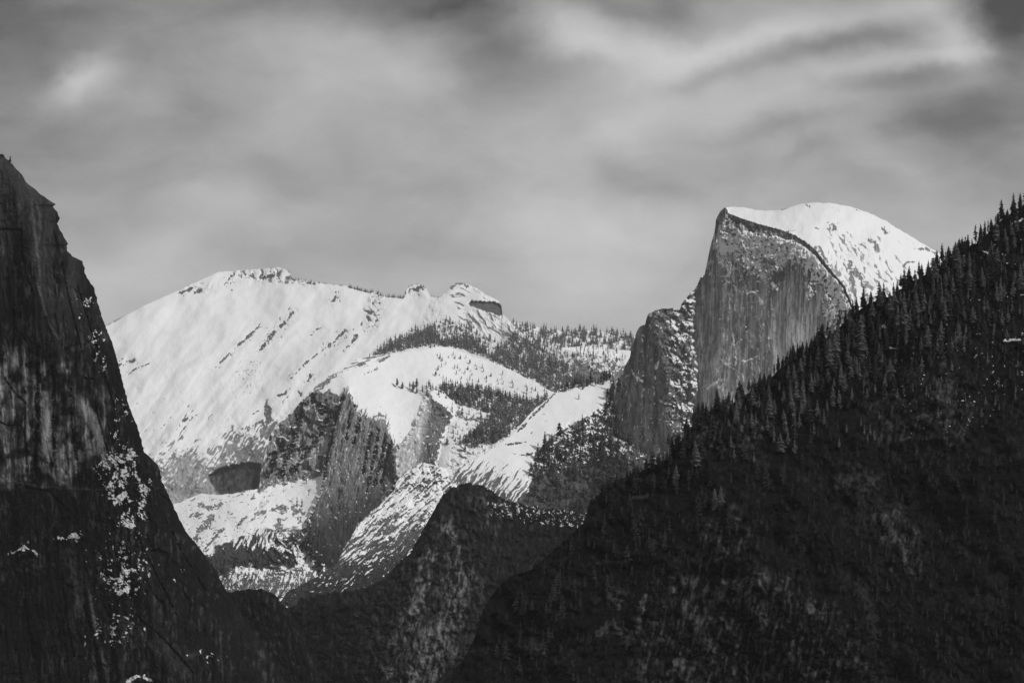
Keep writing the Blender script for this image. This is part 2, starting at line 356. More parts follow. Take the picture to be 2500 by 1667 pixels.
def clouds_rest():
    sky_ = [(180, 860), (240, 806), (261, 795), (292, 778), (353, 745), (430, 711), (506, 676), (533, 664), (583, 660), (640, 656), (676, 653), (694, 656), (707, 666), (713, 680),
            (774, 690), (843, 698), (900, 713), (915, 712), (934, 722), (987, 727), (994, 703), (1003, 697), (1012, 693), (1029, 695), (1043, 706), (1050, 723), (1075, 726), (1088, 713), (1098, 702),
            (1106, 694), (1114, 690), (1133, 691), (1163, 703), (1186, 719), (1217, 734), (1225, 747), (1226, 766), (1236, 774), (1263, 806), (1300, 830), (1370, 850), (1440, 865), (1560, 880)]
    l = Layer('snow_mountain', 16000, 180, 1560, 630, 1470, sky_, st=1.7)
    U, V, W = l.U, l.V, l.W
    Uw = U + 10 * fbm(U / 50, V / 50, 3, 301); Vw = V + 10 * fbm(U / 50, V / 50, 3, 302)
    low = ss(1000, 1150, V + .25 * (U - 520) + 60 * fbm(U / 90, V / 60, 4, 1))
    g = 1.45 - .8 * low
    r = integ(l, g) + .22 * (U - 700)
    D1 = (-250, 330)
    fl = flutes(U, V, D1, 46, 300, 12, 3); fl2 = flutes(Uw, Vw, D1, 13, 70, 13, 5)
    wr = ss(700, 1050, V)
    rn = rough_noise(U, V, 30, 5, 311)
    r = r + 34 * fbm(U / 240, V / 240, 3, 11) + 14 * fbm(U / 95 + .003 * V, V / 75, 3, 314) + 8 * fl * (.35 + wr) + (.5 + 5 * low) * fl2 + low * (7 * rn)
    r = r + 2.4 * fbm(Uw / 40, Vw / 40, 5, 303, .6) * (1 + wr)
    cr = np.clip(gb(U, V, 640, 668, 80, 22) + gb(U, V, 470, 700, 70, 16) * .7 + gb(U, V, 1018, 706, 34, 20) + .95 * pm([(905, 716), (940, 722), (925, 790), (900, 815), (885, 800), (893, 755)], U, V, 10, 20) + gb(U, V, 730, 690, 60, 9) * .5, 0, 1)
    cg = rough_noise(U, V, 20, 5, 16); f3, c3 = facets(Uw / 13, Vw / 11, 17)
    r = r + cr * (9 * cg + 3 * f3)
    # knob: a bald head with an overhanging bite on its right
    kn = pm([(1040, 790), (1065, 740), (1098, 700), (1135, 690), (1190, 716), (1222, 738), (1228, 770), (1265, 812), (1240, 850), (1150, 830)], U, V, 18, 14)
    r = r - 12 * kn - 16 * gb(U, V, 1165, 745, 60, 40)
    bc = (Vw - .35 * (U - 1100) - .0016 * (U - 1130) ** 2)
    bands = fbm(bc / 7, U / 60, 4, 18, .6)
    kz = kn * ss(1050, 1130, U + 20 * fbm(U / 30, V / 30, 2, 4))
    r = r + 3 * kz * bands
    over = pm([(1150, 735), (1188, 737), (1212, 737), (1224, 747), (1226, 768), (1214, 771), (1198, 764), (1180, 757), (1163, 752), (1142, 742)], U, V, 2.5, 5, 8)
    r = r + 15 * over
    ribs = pm([(1120, 752), (1160, 757), (1230, 772), (1268, 812), (1250, 826), (1215, 806), (1195, 835), (1165, 815), (1140, 785)], U, V, 12, 18)
    rb = flutes(Uw, Vw, (46, 75), 8, 40, 19, 4)
    r = r + 7 * ribs * rb + 3 * ribs * cg
    l.r = r
    S = 0 * U; NZ = 0 * U
    for pts, w in [([(636, 795), (621, 809), (602, 826)], 3.4), ([(602, 826), (579, 845), (560, 864), (537, 885)], 2.0), ([(713, 765), (694, 788), (671, 807), (655, 830), (636, 853)], 4.0),
                   ([(843, 807), (820, 830), (786, 856)], 3.8), ([(786, 856), (740, 891), (709, 925)], 2.2), ([(868, 820), (858, 840), (845, 848)], 3.4), ([(560, 862), (545, 880), (528, 896)], 1.6),
                   ([(785, 800), (768, 806), (760, 818)], 1.4), ([(820, 725), (808, 738)], 4), ([(290, 892), (310, 882), (326, 880)], 3), ([(310, 917), (330, 900), (370, 885)], 1.5),
                   ([(618, 1038), (640, 1028), (645, 1040)], 2), ([(612, 1013), (630, 1003)], 1.8), ([(440, 716), (470, 702)], 2.5), ([(475, 716), (492, 708)], 3), ([(556, 690), (562, 676), (570, 672)], 4), ([(470, 1010), (450, 1025)], 3),
                   ([(680, 965), (695, 960), (700, 953)], 3), ([(758, 915), (752, 930)], 3), ([(735, 962), (728, 955)], 3), ([(640, 680), (655, 672), (668, 674)], 3), ([(700, 676), (720, 684), (770, 694)], 2.5)]:
        S = np.maximum(S, stroke(pts, U, V, w * .85, 1.5, int(pts[0][0]))); NZ = np.maximum(NZ, stroke(pts, U, V, w * 4.5, .6, 9))
    gsh = pm([(645, 985), (652, 970), (654, 985), (660, 990), (665, 1028), (650, 1035), (644, 1010)], U, V, 3, 7)
    S = np.maximum(S, gsh * (1 - .8 * threads(U, V, 9, 6, .16, 304, -.2)))
    dz = np.clip(gb(U, V, 602, 925, 34, 40) + .6 * gb(U, V, 690, 965, 30, 16) + .7 * gb(U, V, 480, 695, 60, 14) + .6 * gb(U, V, 840, 850, 60, 40) + .5 * gb(U, V, 640, 880, 40, 40) + .5 * gb(U, V, 330, 905, 60, 20), 0, 1)
    S = np.maximum(S, ss(.30, .42, fbm(Uw / 9, Vw / 6, 4, 21, .6) - .35 * (1 - dz)) * (dz > .12))
    a, b = rot(U, V, *D1)
    thin = threads(a, b, 9, 26, .13, 305, .18) * .8
    S = np.maximum(S, thin * np.clip(.12 + dz + ss(860, 1040, V) * .8, 0, 1)); S = np.maximum(S, NZ * threads(a, b, 4.5, 14, .2, 312, -.05))
    l.r = l.r + 2.5 * S
    stk = fbm(a / 4.2 + .8 * pn(a / 12, b / 20, 306), b / 24, 5, 22, .62); st2 = flutes(Uw, Vw, D1, 26, 130, 23, 3); pat = fbm(U / 60, V / 60, 4, 307)
    foot = ss(930, 1180, V + .2 * (U - 500))
    bare = ss(.02, .46, .9 * stk + .4 * st2 + .5 * pat + .85 * foot - .62 + .25 * low) * .8
    bare = np.maximum(bare, cr * ss(-.1, .3, cg + .3 * f3)); bare = np.maximum(bare, ribs * ss(-.05, .3, -rb + .2 * cg)); bare = np.maximum(bare, kz * ss(.08, .3, bands) * .8)
    bare = np.maximum(bare, over); bare = np.maximum(bare, S)
    bare = np.maximum(bare, stroke([(1100, 704), (1112, 694), (1130, 692), (1140, 700)], U, V, 4, 1, 5))
    cave = pm([(508, 1160), (543, 1143), (563, 1136), (599, 1129), (637, 1131), (634, 1160), (630, 1189), (619, 1197), (594, 1199), (553, 1208), (535, 1206), (520, 1184)], U, V, 3.5, 9, 22)
    l.r = l.r + 34 * cave * ss(1120, 1150, V)
    ns = ss(-.1, 1.3, l.rz(0))
    film = ss(.0, .5, fbm(a / 16, b / 60, 4, 308, .6) + .5 * ss(880, 1120, V) + .2 * fbm(U / 80, V / 80, 2, 309) - .12)
    l.snow = np.clip((1 - bare) * (1 - low * (1 - ns) * .8) * (1 - cave), 0, 1) - (.19 + .16 * ss(860, 1050, V)) * film * ss(-.15, .3, stk)
    l.tone[:] = .15 + .13 * low * ss(620, 480, U)
    l.tone = l.tone * (1 - (.80 + .5 * fbm(U / 12, V / 26, 4, 313, .6) - .12 * gb(U, V, 590, 1170, 30, 20)) * cave) * (1 - .45 * over) * (1 - .35 * S) * (1 + .6 * low * fbm(U / 22, V / 22, 4, 25)) * (1 - .3 * cr)  # inside of the cave recess darkened in the tone, shade put into the colour
    LAY['cr'] = l; l.build(M_CR, jag=1.0)

def buttress():
    sky_ = [(340, 1262), (370, 1250), (400, 1236), (430, 1229), (490, 1204), (535, 1208), (594, 1201), (632, 1191), (642, 1130), (655, 1070), (668, 1045), (693, 1023), (721, 995), (752, 962), (767, 947), (790, 924), (829, 906), (849, 893), (872, 875),
            (918, 869), (956, 863), (1000, 858), (1045, 851), (1068, 846), (1110, 852), (1150, 868), (1198, 884), (1248, 903), (1297, 930), (1343, 953), (1420, 990)]
    l = Layer('granite_buttress', 11500, 340, 1420, 840, 1520, sky_, st=1.5)
    U, V, W = l.U, l.V, l.W
    Uw = U + 9 * fbm(U / 40, V / 40, 4, 320, .6); Vw = V + 9 * fbm(U / 40, V / 40, 4, 321, .6)
    B1 = [(839, 957), (833, 975), (826, 1003), (813, 1054), (803, 1105), (795, 1140), (788, 1169), (783, 1200), (757, 1253), (742, 1301), (748, 1330), (767, 1378), (803, 1398), (830, 1368), (859, 1310), (880, 1280), (936, 1225), (966, 1194), (966, 1140),
          (961, 1090), (950, 1062), (943, 1047), (938, 1024), (925, 1026), (905, 1024), (880, 1013), (869, 995), (860, 982), (852, 962), (849, 953)]
    B0 = [(693, 1023), (721, 995), (752, 962), (767, 950), (790, 958), (812, 955), (830, 972), (826, 1003), (813, 1054), (803, 1105), (795, 1150), (765, 1168), (700, 1178), (660, 1188), (636, 1190), (642, 1120), (655, 1070)]
    B2 = [(1039, 951), (1033, 983), (1017, 1023), (1007, 1049), (985, 1078), (967, 1094), (961, 1110), (966, 1160), (975, 1172), (1007, 1143), (1030, 1128), (1063, 1133), (1072, 1100), (1079, 1070), (1088, 1045), (1104, 1018), (1100, 1000), (1082, 988), (1063, 978), (1050, 962)]
    b1 = pm(B1, U, V, 5, 16, 14, 31); b0 = pm(B0, U, V, 5, 18, 16, 32); b2 = pm(B2, U, V, 4, 10, 12, 33)
    foot = ss(1150, 1200, V) * (1 - b1)
    g = 1.55 + 0 * U
    g = g - 1.35 * pm(B1, U, V, 7) - 1.0 * pm(B0, U, V, 9) - 1.2 * pm(B2, U, V, 7)
    lowc = pm([(455, 1395), (480, 1368), (520, 1345), (560, 1322), (590, 1300), (640, 1292), (690, 1296), (745, 1300), (760, 1330), (740, 1370), (690, 1385), (640, 1392), (580, 1385), (530, 1410), (500, 1440), (460, 1420)], U, V, 8, 22, 24, 34)
    g = g - 1.2 * lowc
    r = integ(l, g)
    r = blur(r, 1)
    # plan shape: the buttress bulges out, with a left-hand side falling back and a right-hand one
    r = r + .0 * U
    d1 = insd(B1, U, V)
    a1 = 150 * ss(0, 1, np.clip((d1 + 5) / 110, 0, 1)) 
    crest = np.interp(V, [950, 1050, 1170, 1300, 1400], [905, 890, 872, 850, 800])
    r = r + b1 * (.22 * np.abs(U - crest) + .25 * (U - crest)) - 25 * b1
    crest2 = np.interp(V, [950, 1000, 1050, 1100, 1160], [1050, 1050, 1040, 1030, 1010])
    r = r + b2 * np.where(U < crest2, .55 * (crest2 - U) * -1, -.4 * (U - crest2)) 
    fl = flutes(U, V, (-45, 200), 7, 80, 35, 4); fl2 = flutes(U, V, (-60, 200), 20, 120, 36, 3)
    rock = np.clip(b0 + b1 + b2 + lowc, 0, 1)
    cg = rough_noise(U, V, 26, 5, 37); f, c = facets(Uw / 24, Vw / 34, 38); f2, c2 = facets(Uw / 10, Vw / 14, 39)
    a3, b3 = rot(Uw, Vw, -50, 200); scr = fbm(a3 / 3.6, b3 / 38, 4, 322, .66); mac = fbm(a3 / 26, b3 / 120, 3, 328)
    r = r + b1 * (4 * fl + 2.0 * fl2 + 4 * cg + 2 * f2 + 7 * scr + 18 * mac) + b0 * (9 * cg + 14 * f + 4 * f2 + 5 * scr + 14 * mac) + b2 * (9 * cg + 2 * fl + 3 * f + 4 * scr) + lowc * (5 * fl + 4 * f + 8 * cg + 4 * scr)
    CL = 0 * U
    for pts, w in [([(740, 985), (726, 1040), (706, 1100), (684, 1160)], 8), ([(806, 1010), (782, 1060), (752, 1100), (716, 1150)], 7), ([(765, 972), (790, 1002), (816, 1008)], 9), ([(690, 1080), (672, 1120), (650, 1165)], 7), ([(655, 1110), (700, 1100), (760, 1092)], 4), ([(838, 965), (827, 1000), (813, 1055), (802, 1110), (790, 1170)], 3.5),
                   ([(905, 1060), (893, 1110), (885, 1160)], 4), ([(925, 1050), (915, 1100), (905, 1150), (895, 1200)], 4), ([(940, 1070), (930, 1120), (915, 1180)], 5), ([(950, 1090), (942, 1130), (930, 1180)], 4), ([(880, 1020), (872, 1050), (865, 1080)], 4), ([(855, 1000), (850, 1040), (845, 1070)], 3)]:
        CL = np.maximum(CL, stroke(pts, U, V, w, .9, int(pts[0][0] + 3 * pts[0][1])))
    r = r + 14 * CL
    # open snow slopes: soft rolls and thin terraces
    snowy = 1 - rock
    r = r + snowy * (7 * fbm(U / 70, V / 45, 3, 40) + 1.3 * fbm(U / 16, V / 8, 3, 41))
    # strata outcrop on the crest and the ragged left lip
    outc = np.clip(pm([(836, 905), (860, 882), (900, 868), (935, 866), (960, 860), (945, 880), (900, 893), (860, 897), (846, 906)], U, V, 5, 8) + stroke([(846, 898), (800, 925), (775, 948), (745, 985), (705, 1020)], U, V, 5, 1.3, 7), 0, 1)
    st = fbm((V + .28 * U) / 4.2, (U - .2 * V) / 34, 3, 42)
    r = r + outc * 4 * st
    # boulder field between buttress and slab
    bf = np.clip(pm([(1085, 1140), (1110, 1085), (1140, 1050), (1180, 1030), (1230, 1040), (1250, 1060), (1200, 1100), (1120, 1150), (1060, 1180), (1000, 1150), (1040, 1125)], U, V, 10, 20, 16, 43), 0, 1)
    f4, c4 = facets(Uw / 13, Vw / 10, 45)
    r = r + bf * (5 * f4 + 8 * cg)
    bump = np.clip(gb(U, V, 590, 1420, 90, 40) + gb(U, V, 700, 1360, 60, 70) + gb(U, V, 480, 1410, 70, 60), 0, 1)
    r = r + bump * (6 * f + 12 * cg)
    shelf = stroke([(1118, 1012), (1140, 1022), (1165, 1024)], U, V, 7, .6, 8)
    S = shelf
    for pts, w in [([(622, 1254), (650, 1250), (680, 1240), (695, 1238)], 4.5), ([(640, 1293), (680, 1296), (700, 1295), (742, 1294)], 2.8), ([(690, 1250), (680, 1285), (672, 1310)], 6), ([(462, 1262), (480, 1258), (496, 1252)], 3),
                   ([(470, 1318), (495, 1290), (515, 1265)], 8), ([(486, 1230), (510, 1240), (540, 1232)], 6), ([(712, 1240), (735, 1255), (750, 1265)], 9), ([(575, 1285), (600, 1262)], 3), ([(500, 1340), (530, 1305), (545, 1290)], 2.5),
                   ([(785, 944), (800, 930), (812, 922)], 4), ([(890, 912), (915, 903), (925, 897)], 2.5), ([(900, 905), (920, 895)], 2), ([(910, 1020), (925, 1012), (935, 1016)], 2), ([(700, 1350), (720, 1300), (735, 1305)], 10)]:
        S = np.maximum(S, stroke(pts, U, V, w, 1.2, int(pts[0][0] + pts[0][1])))
    ter = threads(Uw, Vw + .15 * U, 26, 6, .16, 325, .08) * snowy * ss(1150, 1190, V) + threads(Uw, Vw, 16, 5, .12, 326, .2) * snowy * ss(960, 1000, V) * .8 + ss(.22, .4, fbm(Uw / 10, Vw / 5, 4, 46, .6) - .18) * snowy * ss(1170, 1250, V) * ss(-.1, .3, fbm(U / 50, V / 40, 2, 327))
    S = np.maximum(S, np.clip(ter, 0, 1)); r = r + 3 * S
    S = np.maximum(S, snowy * threads(*rot(Uw, Vw, -90, 110), 5, 22, .16, 329, .12) * ss(1200, 1260, V))
    l.r = r
    rz = l.rz(0)
    dr = 1 - ss(.25, .8, rz)                              # steep places shed
    curl = np.maximum(threads(U + .2 * V, V, 9, 15, .15, 323, .02), threads(U, V, 14, 9, .12, 324, .1))  # snow caught on small ledges
    s_rock = np.clip(.75 * ss(1.1, 2.8, rz + .6 * b0 * ss(1060, 1180, V) - .5 * b0 + .5 * scr) + .6 * curl * (1 - .5 * ss(1200, 1330, V)) + .35 * (b1 + b2) * ss(.1, .5, scr) * (1 - ss(1120, 1250, V)), 0, 1)
    s_lowc = ss(.05, .35, flutes(Uw, Vw, (-40, 100), 6, 36, 49, 5) + .24 - .8 * ss(1310, 1385, V - .2 * (U - 600)))
    s_rock = np.where(lowc > .5, np.maximum(s_rock * .6, s_lowc), s_rock)
    l.snow = snowy * (1 - S) * (1 - outc * ss(-.1, .1, st)) + rock * s_rock
    l.snow *= 1 - bf * ss(.0, .5, .6 - rz * .5 + .5 * f4)
    l.snow *= 1 - .9 * bump * (1 - ss(.6, 2.0, rz + .8 * scr))
    for pts, w in [([(572, 1398), (600, 1390), (642, 1395)], 9), ([(540, 1432), (580, 1420), (612, 1430)], 9), ([(722, 1345), (740, 1375), (768, 1388)], 9), ([(688, 1418), (716, 1416), (724, 1426)], 8), ([(792, 1384), (800, 1394)], 6), ([(560, 1410), (630, 1412)], 7), ([(652, 1330), (700, 1340)], 5)]:
        MD = stroke(pts, U, V, w, 1.3, int(pts[0][0])); l.snow = np.maximum(l.snow, MD)
    l.snow *= 1 - .75 * ss(1270, 1420, V) * ss(.0, .3, scr + .3 * cg + .5 * ss(1300, 1440, V) - .25) * snowy
    l.snow = np.where((d1 < 12) & (d1 > -60) & (U > 835) & (U < 965) & (V < 1100), l.snow * (1 - ss(-46, 6, d1 + 20 * fl) * ss(.02, .25, scr + .012 * (d1 + 12))), l.snow)
    # snow thins out over the brow of the buttress
    brow = ss(-34, 0, d1) * (1 - b1) * ss(960, 1000, V) * (U > 840) 
    l.snow *= 1 - .8 * brow * ss(.0, .4, fl) * (V > 990)
    chl = gb(U, V, 975, 1130, 34, 90); l.snow = np.maximum(l.snow, .46 * chl * (rock > .3)); l.snow = np.maximum(l.snow, b2 * ss(8, -14, U - crest2) * (.40 + .25 * scr)); l.snow *= 1 - CL
    l.tone[:] = .17
    l.tone *= 1 + .5 * fl * b1
    l.tone *= 1 + (.9 * b0 + 1.1 * b1 + .5 * b2) * scr + (.5 * b1 + .8 * b0) * mac
    l.tone *= 1 + .8 * pm([(775, 1060), (800, 1045), (800, 1105), (770, 1120), (745, 1110)], U, V, 6, 8) + .5 * gb(U, V, 735, 1120, 30, 20)
    l.tone *= 1 - .7 * CL
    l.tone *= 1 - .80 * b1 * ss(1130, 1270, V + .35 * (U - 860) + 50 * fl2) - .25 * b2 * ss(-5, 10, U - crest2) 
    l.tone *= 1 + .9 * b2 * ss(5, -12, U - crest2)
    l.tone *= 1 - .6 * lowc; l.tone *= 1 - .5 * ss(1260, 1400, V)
    l.tone = np.clip(l.tone, .015, .6)
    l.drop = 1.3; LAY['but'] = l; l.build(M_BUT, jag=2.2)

def half_dome():
    sky_ = [(1440, 1330), (1470, 1180), (1487, 1050), (1497, 990), (1508, 932), (1521, 905), (1530, 886), (1538, 872), (1541, 850), (1551, 826), (1553, 812), (1562, 796), (1575, 793), (1578, 778), (1583, 766), (1600, 758), (1615, 754), (1642, 752), (1652, 757), (1660, 756), (1664, 742), (1669, 735), (1680, 722), (1687, 713), (1697, 706), (1702, 696), (1711, 676), (1720, 672),
            (1727, 637), (1733, 606), (1742, 575), (1746, 557), (1748, 535), (1758, 517), (1770, 506), (1790, 505), (1820, 507), (1852, 514), (1896, 514), (1918, 509), (1941, 502), (1963, 497), (1986, 495), (2030, 496), (2075, 504), (2120, 519), (2164, 540), (2209, 568), (2253, 595), (2285, 613), (2330, 650), (2420, 760)]
    l = Layer('granite_dome', 11800, 1440, 2420, 480, 1340, sky_, st=1.7)
    U, V, W = l.U, l.V, l.W
    Uw = U + 9 * fbm(U / 40, V / 40, 4, 330, .6); Vw = V + 9 * fbm(U / 40, V / 40, 4, 331, .6)
    CR = [(1772, 507), (1779, 520), (1807, 531), (1852, 546), (1896, 557), (1932, 570), (1963, 588), (1995, 615), (2017, 646), (2039, 673), (2062, 700), (2085, 760), (2110, 840)]
    dist, side = ldist(CR, U, V)
    dome = (side < 0) & (U > 1772)
    sd = np.where(dome, dist, -dist)
    sdp = np.clip(sd, 0, None); sdn = np.clip(-sd, 0, None)
    # main face, nearly vertical, turned to the left
    g = .16 + 0 * U
    r = integ(l, g) - .62 * (U - 1700)
    r = r + 1.7 * sdp - .0011 * np.clip(sdp - 60, 0, None) ** 2 * 0 
    # left side of the face falls away at the skyline; shoulder, gully, block
    gul = np.interp(V, [660, 760, 900, 1000, 1150, 1300], [1712, 1688, 1700, 1692, 1665, 1640]) + 22 * fbm(V / 40, U / 60, 4, 341, .6)
    left = ss(6, -6, U - gul)
    r = r - left * (20 + 1.15 * (gul - U)) * 1.0          # rubble flank faces right and up
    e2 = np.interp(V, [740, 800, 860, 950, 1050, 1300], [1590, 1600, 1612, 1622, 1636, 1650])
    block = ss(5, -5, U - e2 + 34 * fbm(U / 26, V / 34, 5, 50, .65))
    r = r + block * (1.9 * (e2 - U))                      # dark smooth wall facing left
    rub = left * (1 - block)
    r = r + rub * integ(l, .9 * rub) * .5
    face = (sd < 0) * (1 - left)
    rib = np.interp(V, [600, 700, 800, 900, 1100], [1748, 1752, 1745, 1735, 1720])
    r = r + face * 22 * ss(18, -14, U - rib) * ss(600, 680, V)
    st = flutes(U, V, (-4, 200), 3.6, 90, 51, 4); st2 = flutes(U, V, (-14, 200), 16, 160, 52, 3)
    cg = rough_noise(U, V, 28, 5, 53); f, c = facets(Uw / 26, Vw / 30, 54); f2, c2 = facets(Uw / 11, Vw / 14, 55); fine = fbm(Uw / 7, Vw / 9, 4, 332, .65)
    archL = np.interp(V, [600, 640, 660, 700, 760, 900, 1100], [1960, 1935, 1905, 1895, 1885, 1880, 1860])
    archT = np.interp(U, [1880, 1900, 1940, 1980, 2010, 2040, 2060], [700, 650, 640, 650, 665, 700, 760])
    arch = ss(-14, 14, U - archL + 14 * cg) * ss(-8, 10, V - archT + 12 * f) * (sd < -14)
    rough = face * (1 - arch); up2 = ss(760, 600, V + 60 * fbm(U / 60, V / 60, 2, 344) + .25 * np.clip(1860 - U, 0, None)); vs = fbm(Uw / 9, Vw / 70, 5, 345, .6)
    r = r + rough * ((4 + 11 * up2) * cg + (5 + 4 * up2) * f + (2 + 2 * up2) * f2 + (2.5 + 3 * up2) * fine + 6 * vs) + face * 2.6 * st + face * 4 * st2 * (1 - .7 * arch) + 12 * face * arch * ss(-8, 30, V - archT) * (ss(60, 0, V - archT))
    vw_ = np.interp(U, [1770, 1800, 1860, 1930, 1990, 2040, 2070], [8, 24, 20, 15, 9, 5, 4])
    visor = ss(-1, 2, sdn + 3 * fine) * ss(1.25, .8, sdn / vw_ + .9 * cg + .5 * fine) * (sd < 0) * ss(1772, 1780, U)
    ledge = ss(.9, 1.3, sdn / vw_ + .6 * cg) * ss(95, 34, sdn + 30 * f + 44 * cg) * (sd < 0) * ss(1775, 1800, U) * ss(-.2, .2, fine + .5 * cg + .1)
    r = r + 9 * visor - 6 * ledge
    r = r + rub * (26 * cg + 11 * f + 5 * f2 + 5.5 * fine) + block * (6 * cg + 7 * f + 9 * vs) + block * (6 * flutes(U, V, (-20, 200), 13, 140, 56, 4) + 4 * st + 14 * flutes(U, V, (-30, 200), 34, 200, 348, 2) + 10 * (stroke([(1583, 770), (1578, 850), (1575, 940), (1570, 1060)], U, V, 3.5, .8, 80) + stroke([(1606, 800), (1600, 900), (1604, 1000), (1598, 1080)], U, V, 3, .8, 81) + stroke([(1553, 830), (1545, 900), (1530, 980), (1522, 1040)], U, V, 3, .8, 82)))
    # dome: swells, and long fractures that run down its back
    dm = dome * 1.0
    crk = flutes(U, V, (70, 150), 6, 42, 57, 3); rows = pm([(2020, 560), (2080, 570), (2150, 620), (2210, 640), (2230, 690), (2170, 740), (2110, 760), (2060, 700), (2040, 640)], U, V, 26, 30, 40, 58)
    r = r + dm * (14 * fbm(U / 90, V / 90, 3, 59) + 2.4 * fbm(Uw / 18, Vw / 18, 4, 62, .6) + (3.2 * rows + .5) * crk)
    rnd = 60 * np.exp(-W / 26) * dm                       # roll over at the skyline
    r = r + rnd
    l.r = r
    rz = l.rz(0); ru = l.ru(0)
    # snow
    sface = ss(1.1, 2.1, rz + .35 * ledge * 3 + .5 * rub) 
    curl = np.maximum(threads(U, V, 10, 14, .15, 333, .05), threads(U, V, 18, 10, .09, 334, .0)) * rough
    upper = up2
    sface = np.clip(sface * (1 - .85 * arch) + curl * (.5 + .5 * upper) + 1.0 * upper * rough * ss(-.2, .15, cg + .6 * fine) * ss(-.35, .15, fbm(U / 50, V / 40, 3, 335)) + .85 * ledge, 0, 1)
    lit_rib = stroke([(1745, 600), (1752, 680), (1750, 760), (1758, 850), (1740, 960)], U, V, 4, 1.6, 66)
    chutes = np.maximum(stroke([(1772, 640), (1780, 668), (1768, 680), (1795, 700), (1798, 712)], U, V, 2.2, .8, 67), stroke([(1788, 815), (1792, 830), (1782, 852), (1810, 828), (1806, 834)], U, V, 2.5, .8, 68))
    chutes = np.maximum(chutes, stroke([(1758, 875), (1772, 888), (1806, 910)], U, V, 2.2, .7, 69)); chutes = np.maximum(chutes, stroke([(1722, 955), (1730, 945), (1760, 925), (1768, 960)], U, V, 2.5, 1, 70))
    chutes = np.maximum(chutes, stroke([(1885, 690), (1892, 700), (1880, 712), (1898, 705)], U, V, 4, 1.4, 71))
    srub = ss(.1, 1.5, rz + .9 * fine) * ss(-.9, .4, ru + .5) * ss(-.2, .12, fbm(U / 24, V / 34, 4, 342, .6) + .1) * (.25 + .75 * ss(-75, -35, U - gul + 30 * cg))
    srub = np.maximum(srub, rub * .9 * threads(Uw + .5 * V, Vw, 11, 9, .16, 347, .0))
    sblock = threads(U, V, 9, 20, .14, 336, .08) * .8 + stroke([(1540, 900), (1556, 925), (1566, 930)], U, V, 2.5, 1, 83) + stroke([(1630, 850), (1615, 870), (1600, 900)], U, V, 3, 1, 84) + stroke([(1584, 768), (1606, 776), (1640, 760)], U, V, 6, 1, 73) + ss(1150, 1190, V) * ss(.1, .4, f + cg - .4)
    s = face * np.maximum(sface, chutes) * (1 - visor) + rub * srub + block * np.clip(sblock, 0, 1)
    S = 0 * U
    for pts, w in [([(1905, 512), (1925, 506)], 1.5), ([(2024, 560), (2034, 548), (2036, 558), (2030, 566)], 5), ([(1990, 556), (2000, 560)], 2), ([(2090, 512), (2104, 516)], 2), ([(1968, 500), (1975, 504)], 2), ([(2120, 585), (2135, 595), (2142, 610)], 5), ([(2155, 560), (2162, 568)], 5), ([(2175, 540), (2195, 556)], 3), ([(2090, 660), (2110, 700), (2120, 735)], 5), ([(2075, 640), (2082, 690), (2088, 720)], 4),
                   ([(2230, 608), (2262, 608), (2282, 618)], 2.5), ([(1990, 605), (2000, 600), (2020, 640)], 1.8), ([(1895, 565), (1925, 566), (1950, 560)], 1.3), ([(2205, 650), (2215, 640), (2235, 640)], 2)]:
        S = np.maximum(S, stroke(pts, U, V, w, 1.4, int(pts[0][0] + pts[0][1])))
    rc_u, rc_v = U - 1900, V - 300                     # fractures fan out from above the shoulder of the dome
    ang = np.arctan2(rc_u, rc_v) * 420; rad = np.hypot(rc_u, rc_v)
    k2 = ss(.12, .30, fbm(ang / 9 + .6 * pn(U / 14, V / 14, 337), rad / 34, 4, 338, .6) + .22 * rows - .17 + .10 * fbm(U / 70, V / 50, 2, 339)) * ss(.0, .5, rows) + threads(ang, rad, 9, 30, .14, 340, .2) * ss(20, 60, sdp) * .8
    k2 = np.clip(k2, 0, 1)
    k2 = np.maximum(k2, ss(.35, .5, -flutes(U, V, (8, 100), 4, 60, 75, 3) + .1) * pm([(2020, 600), (2060, 620), (2080, 700), (2090, 760), (2050, 720)], U, V, 14, 16))
    edge_rock = ss(18, 4, sdp + 14 * cg) * ss(1930, 2010, U)
    sdome = 1 - np.clip(S + k2 + .9 * edge_rock * ss(-.15, .15, fine), 0, 1)
    tip = pm([(1745, 580), (1747, 535), (1757, 515), (1770, 505), (1778, 513), (1774, 525), (1758, 545), (1750, 575)], U, V, 2, 3)
    l.snow = np.where(dome, sdome, s) * (1 - tip)
    l.r = l.r + 2.2 * (S + k2) * dm
    l.tone[:] = .29
    stain = ss(-.25, .4, st + .5 * st2 + .3 * fine)
    l.tone *= 1 + face * (1.0 * stain - .5); l.tone *= 1 + .6 * rough * fbm(Uw / 24, Vw / 60, 4, 343, .6) + .9 * rough * vs + .5 * rough * gb(U, V, 1790, 940, 70, 120) - .35 * rough * gb(U, V, 1880, 660, 70, 60)
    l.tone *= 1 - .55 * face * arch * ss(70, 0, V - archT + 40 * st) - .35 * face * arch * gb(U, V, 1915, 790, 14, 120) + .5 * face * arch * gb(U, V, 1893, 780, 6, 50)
    l.tone *= 1 + .75 * face * arch * ss(700, 860, V + 30 * st)
    l.tone *= 1 - .45 * visor; l.tone *= 1 + block * (1.7 * vs + .9 * fbm(U / 16, V / 60, 3, 346)); l.tone *= 1 - .66 * block; l.tone *= 1 - .62 * rub; l.tone *= 1 - .6 * tip; l.tone *= 1 - .4 * S  # band under the visor darkened in the tone on top of its real shadow
    l.tone *= 1 + .6 * block * gb(U, V, 1572, 1030, 7, 80)
    LAY['hd'] = l; l.build(M_HD, jag=1.2, back=(110, 10))

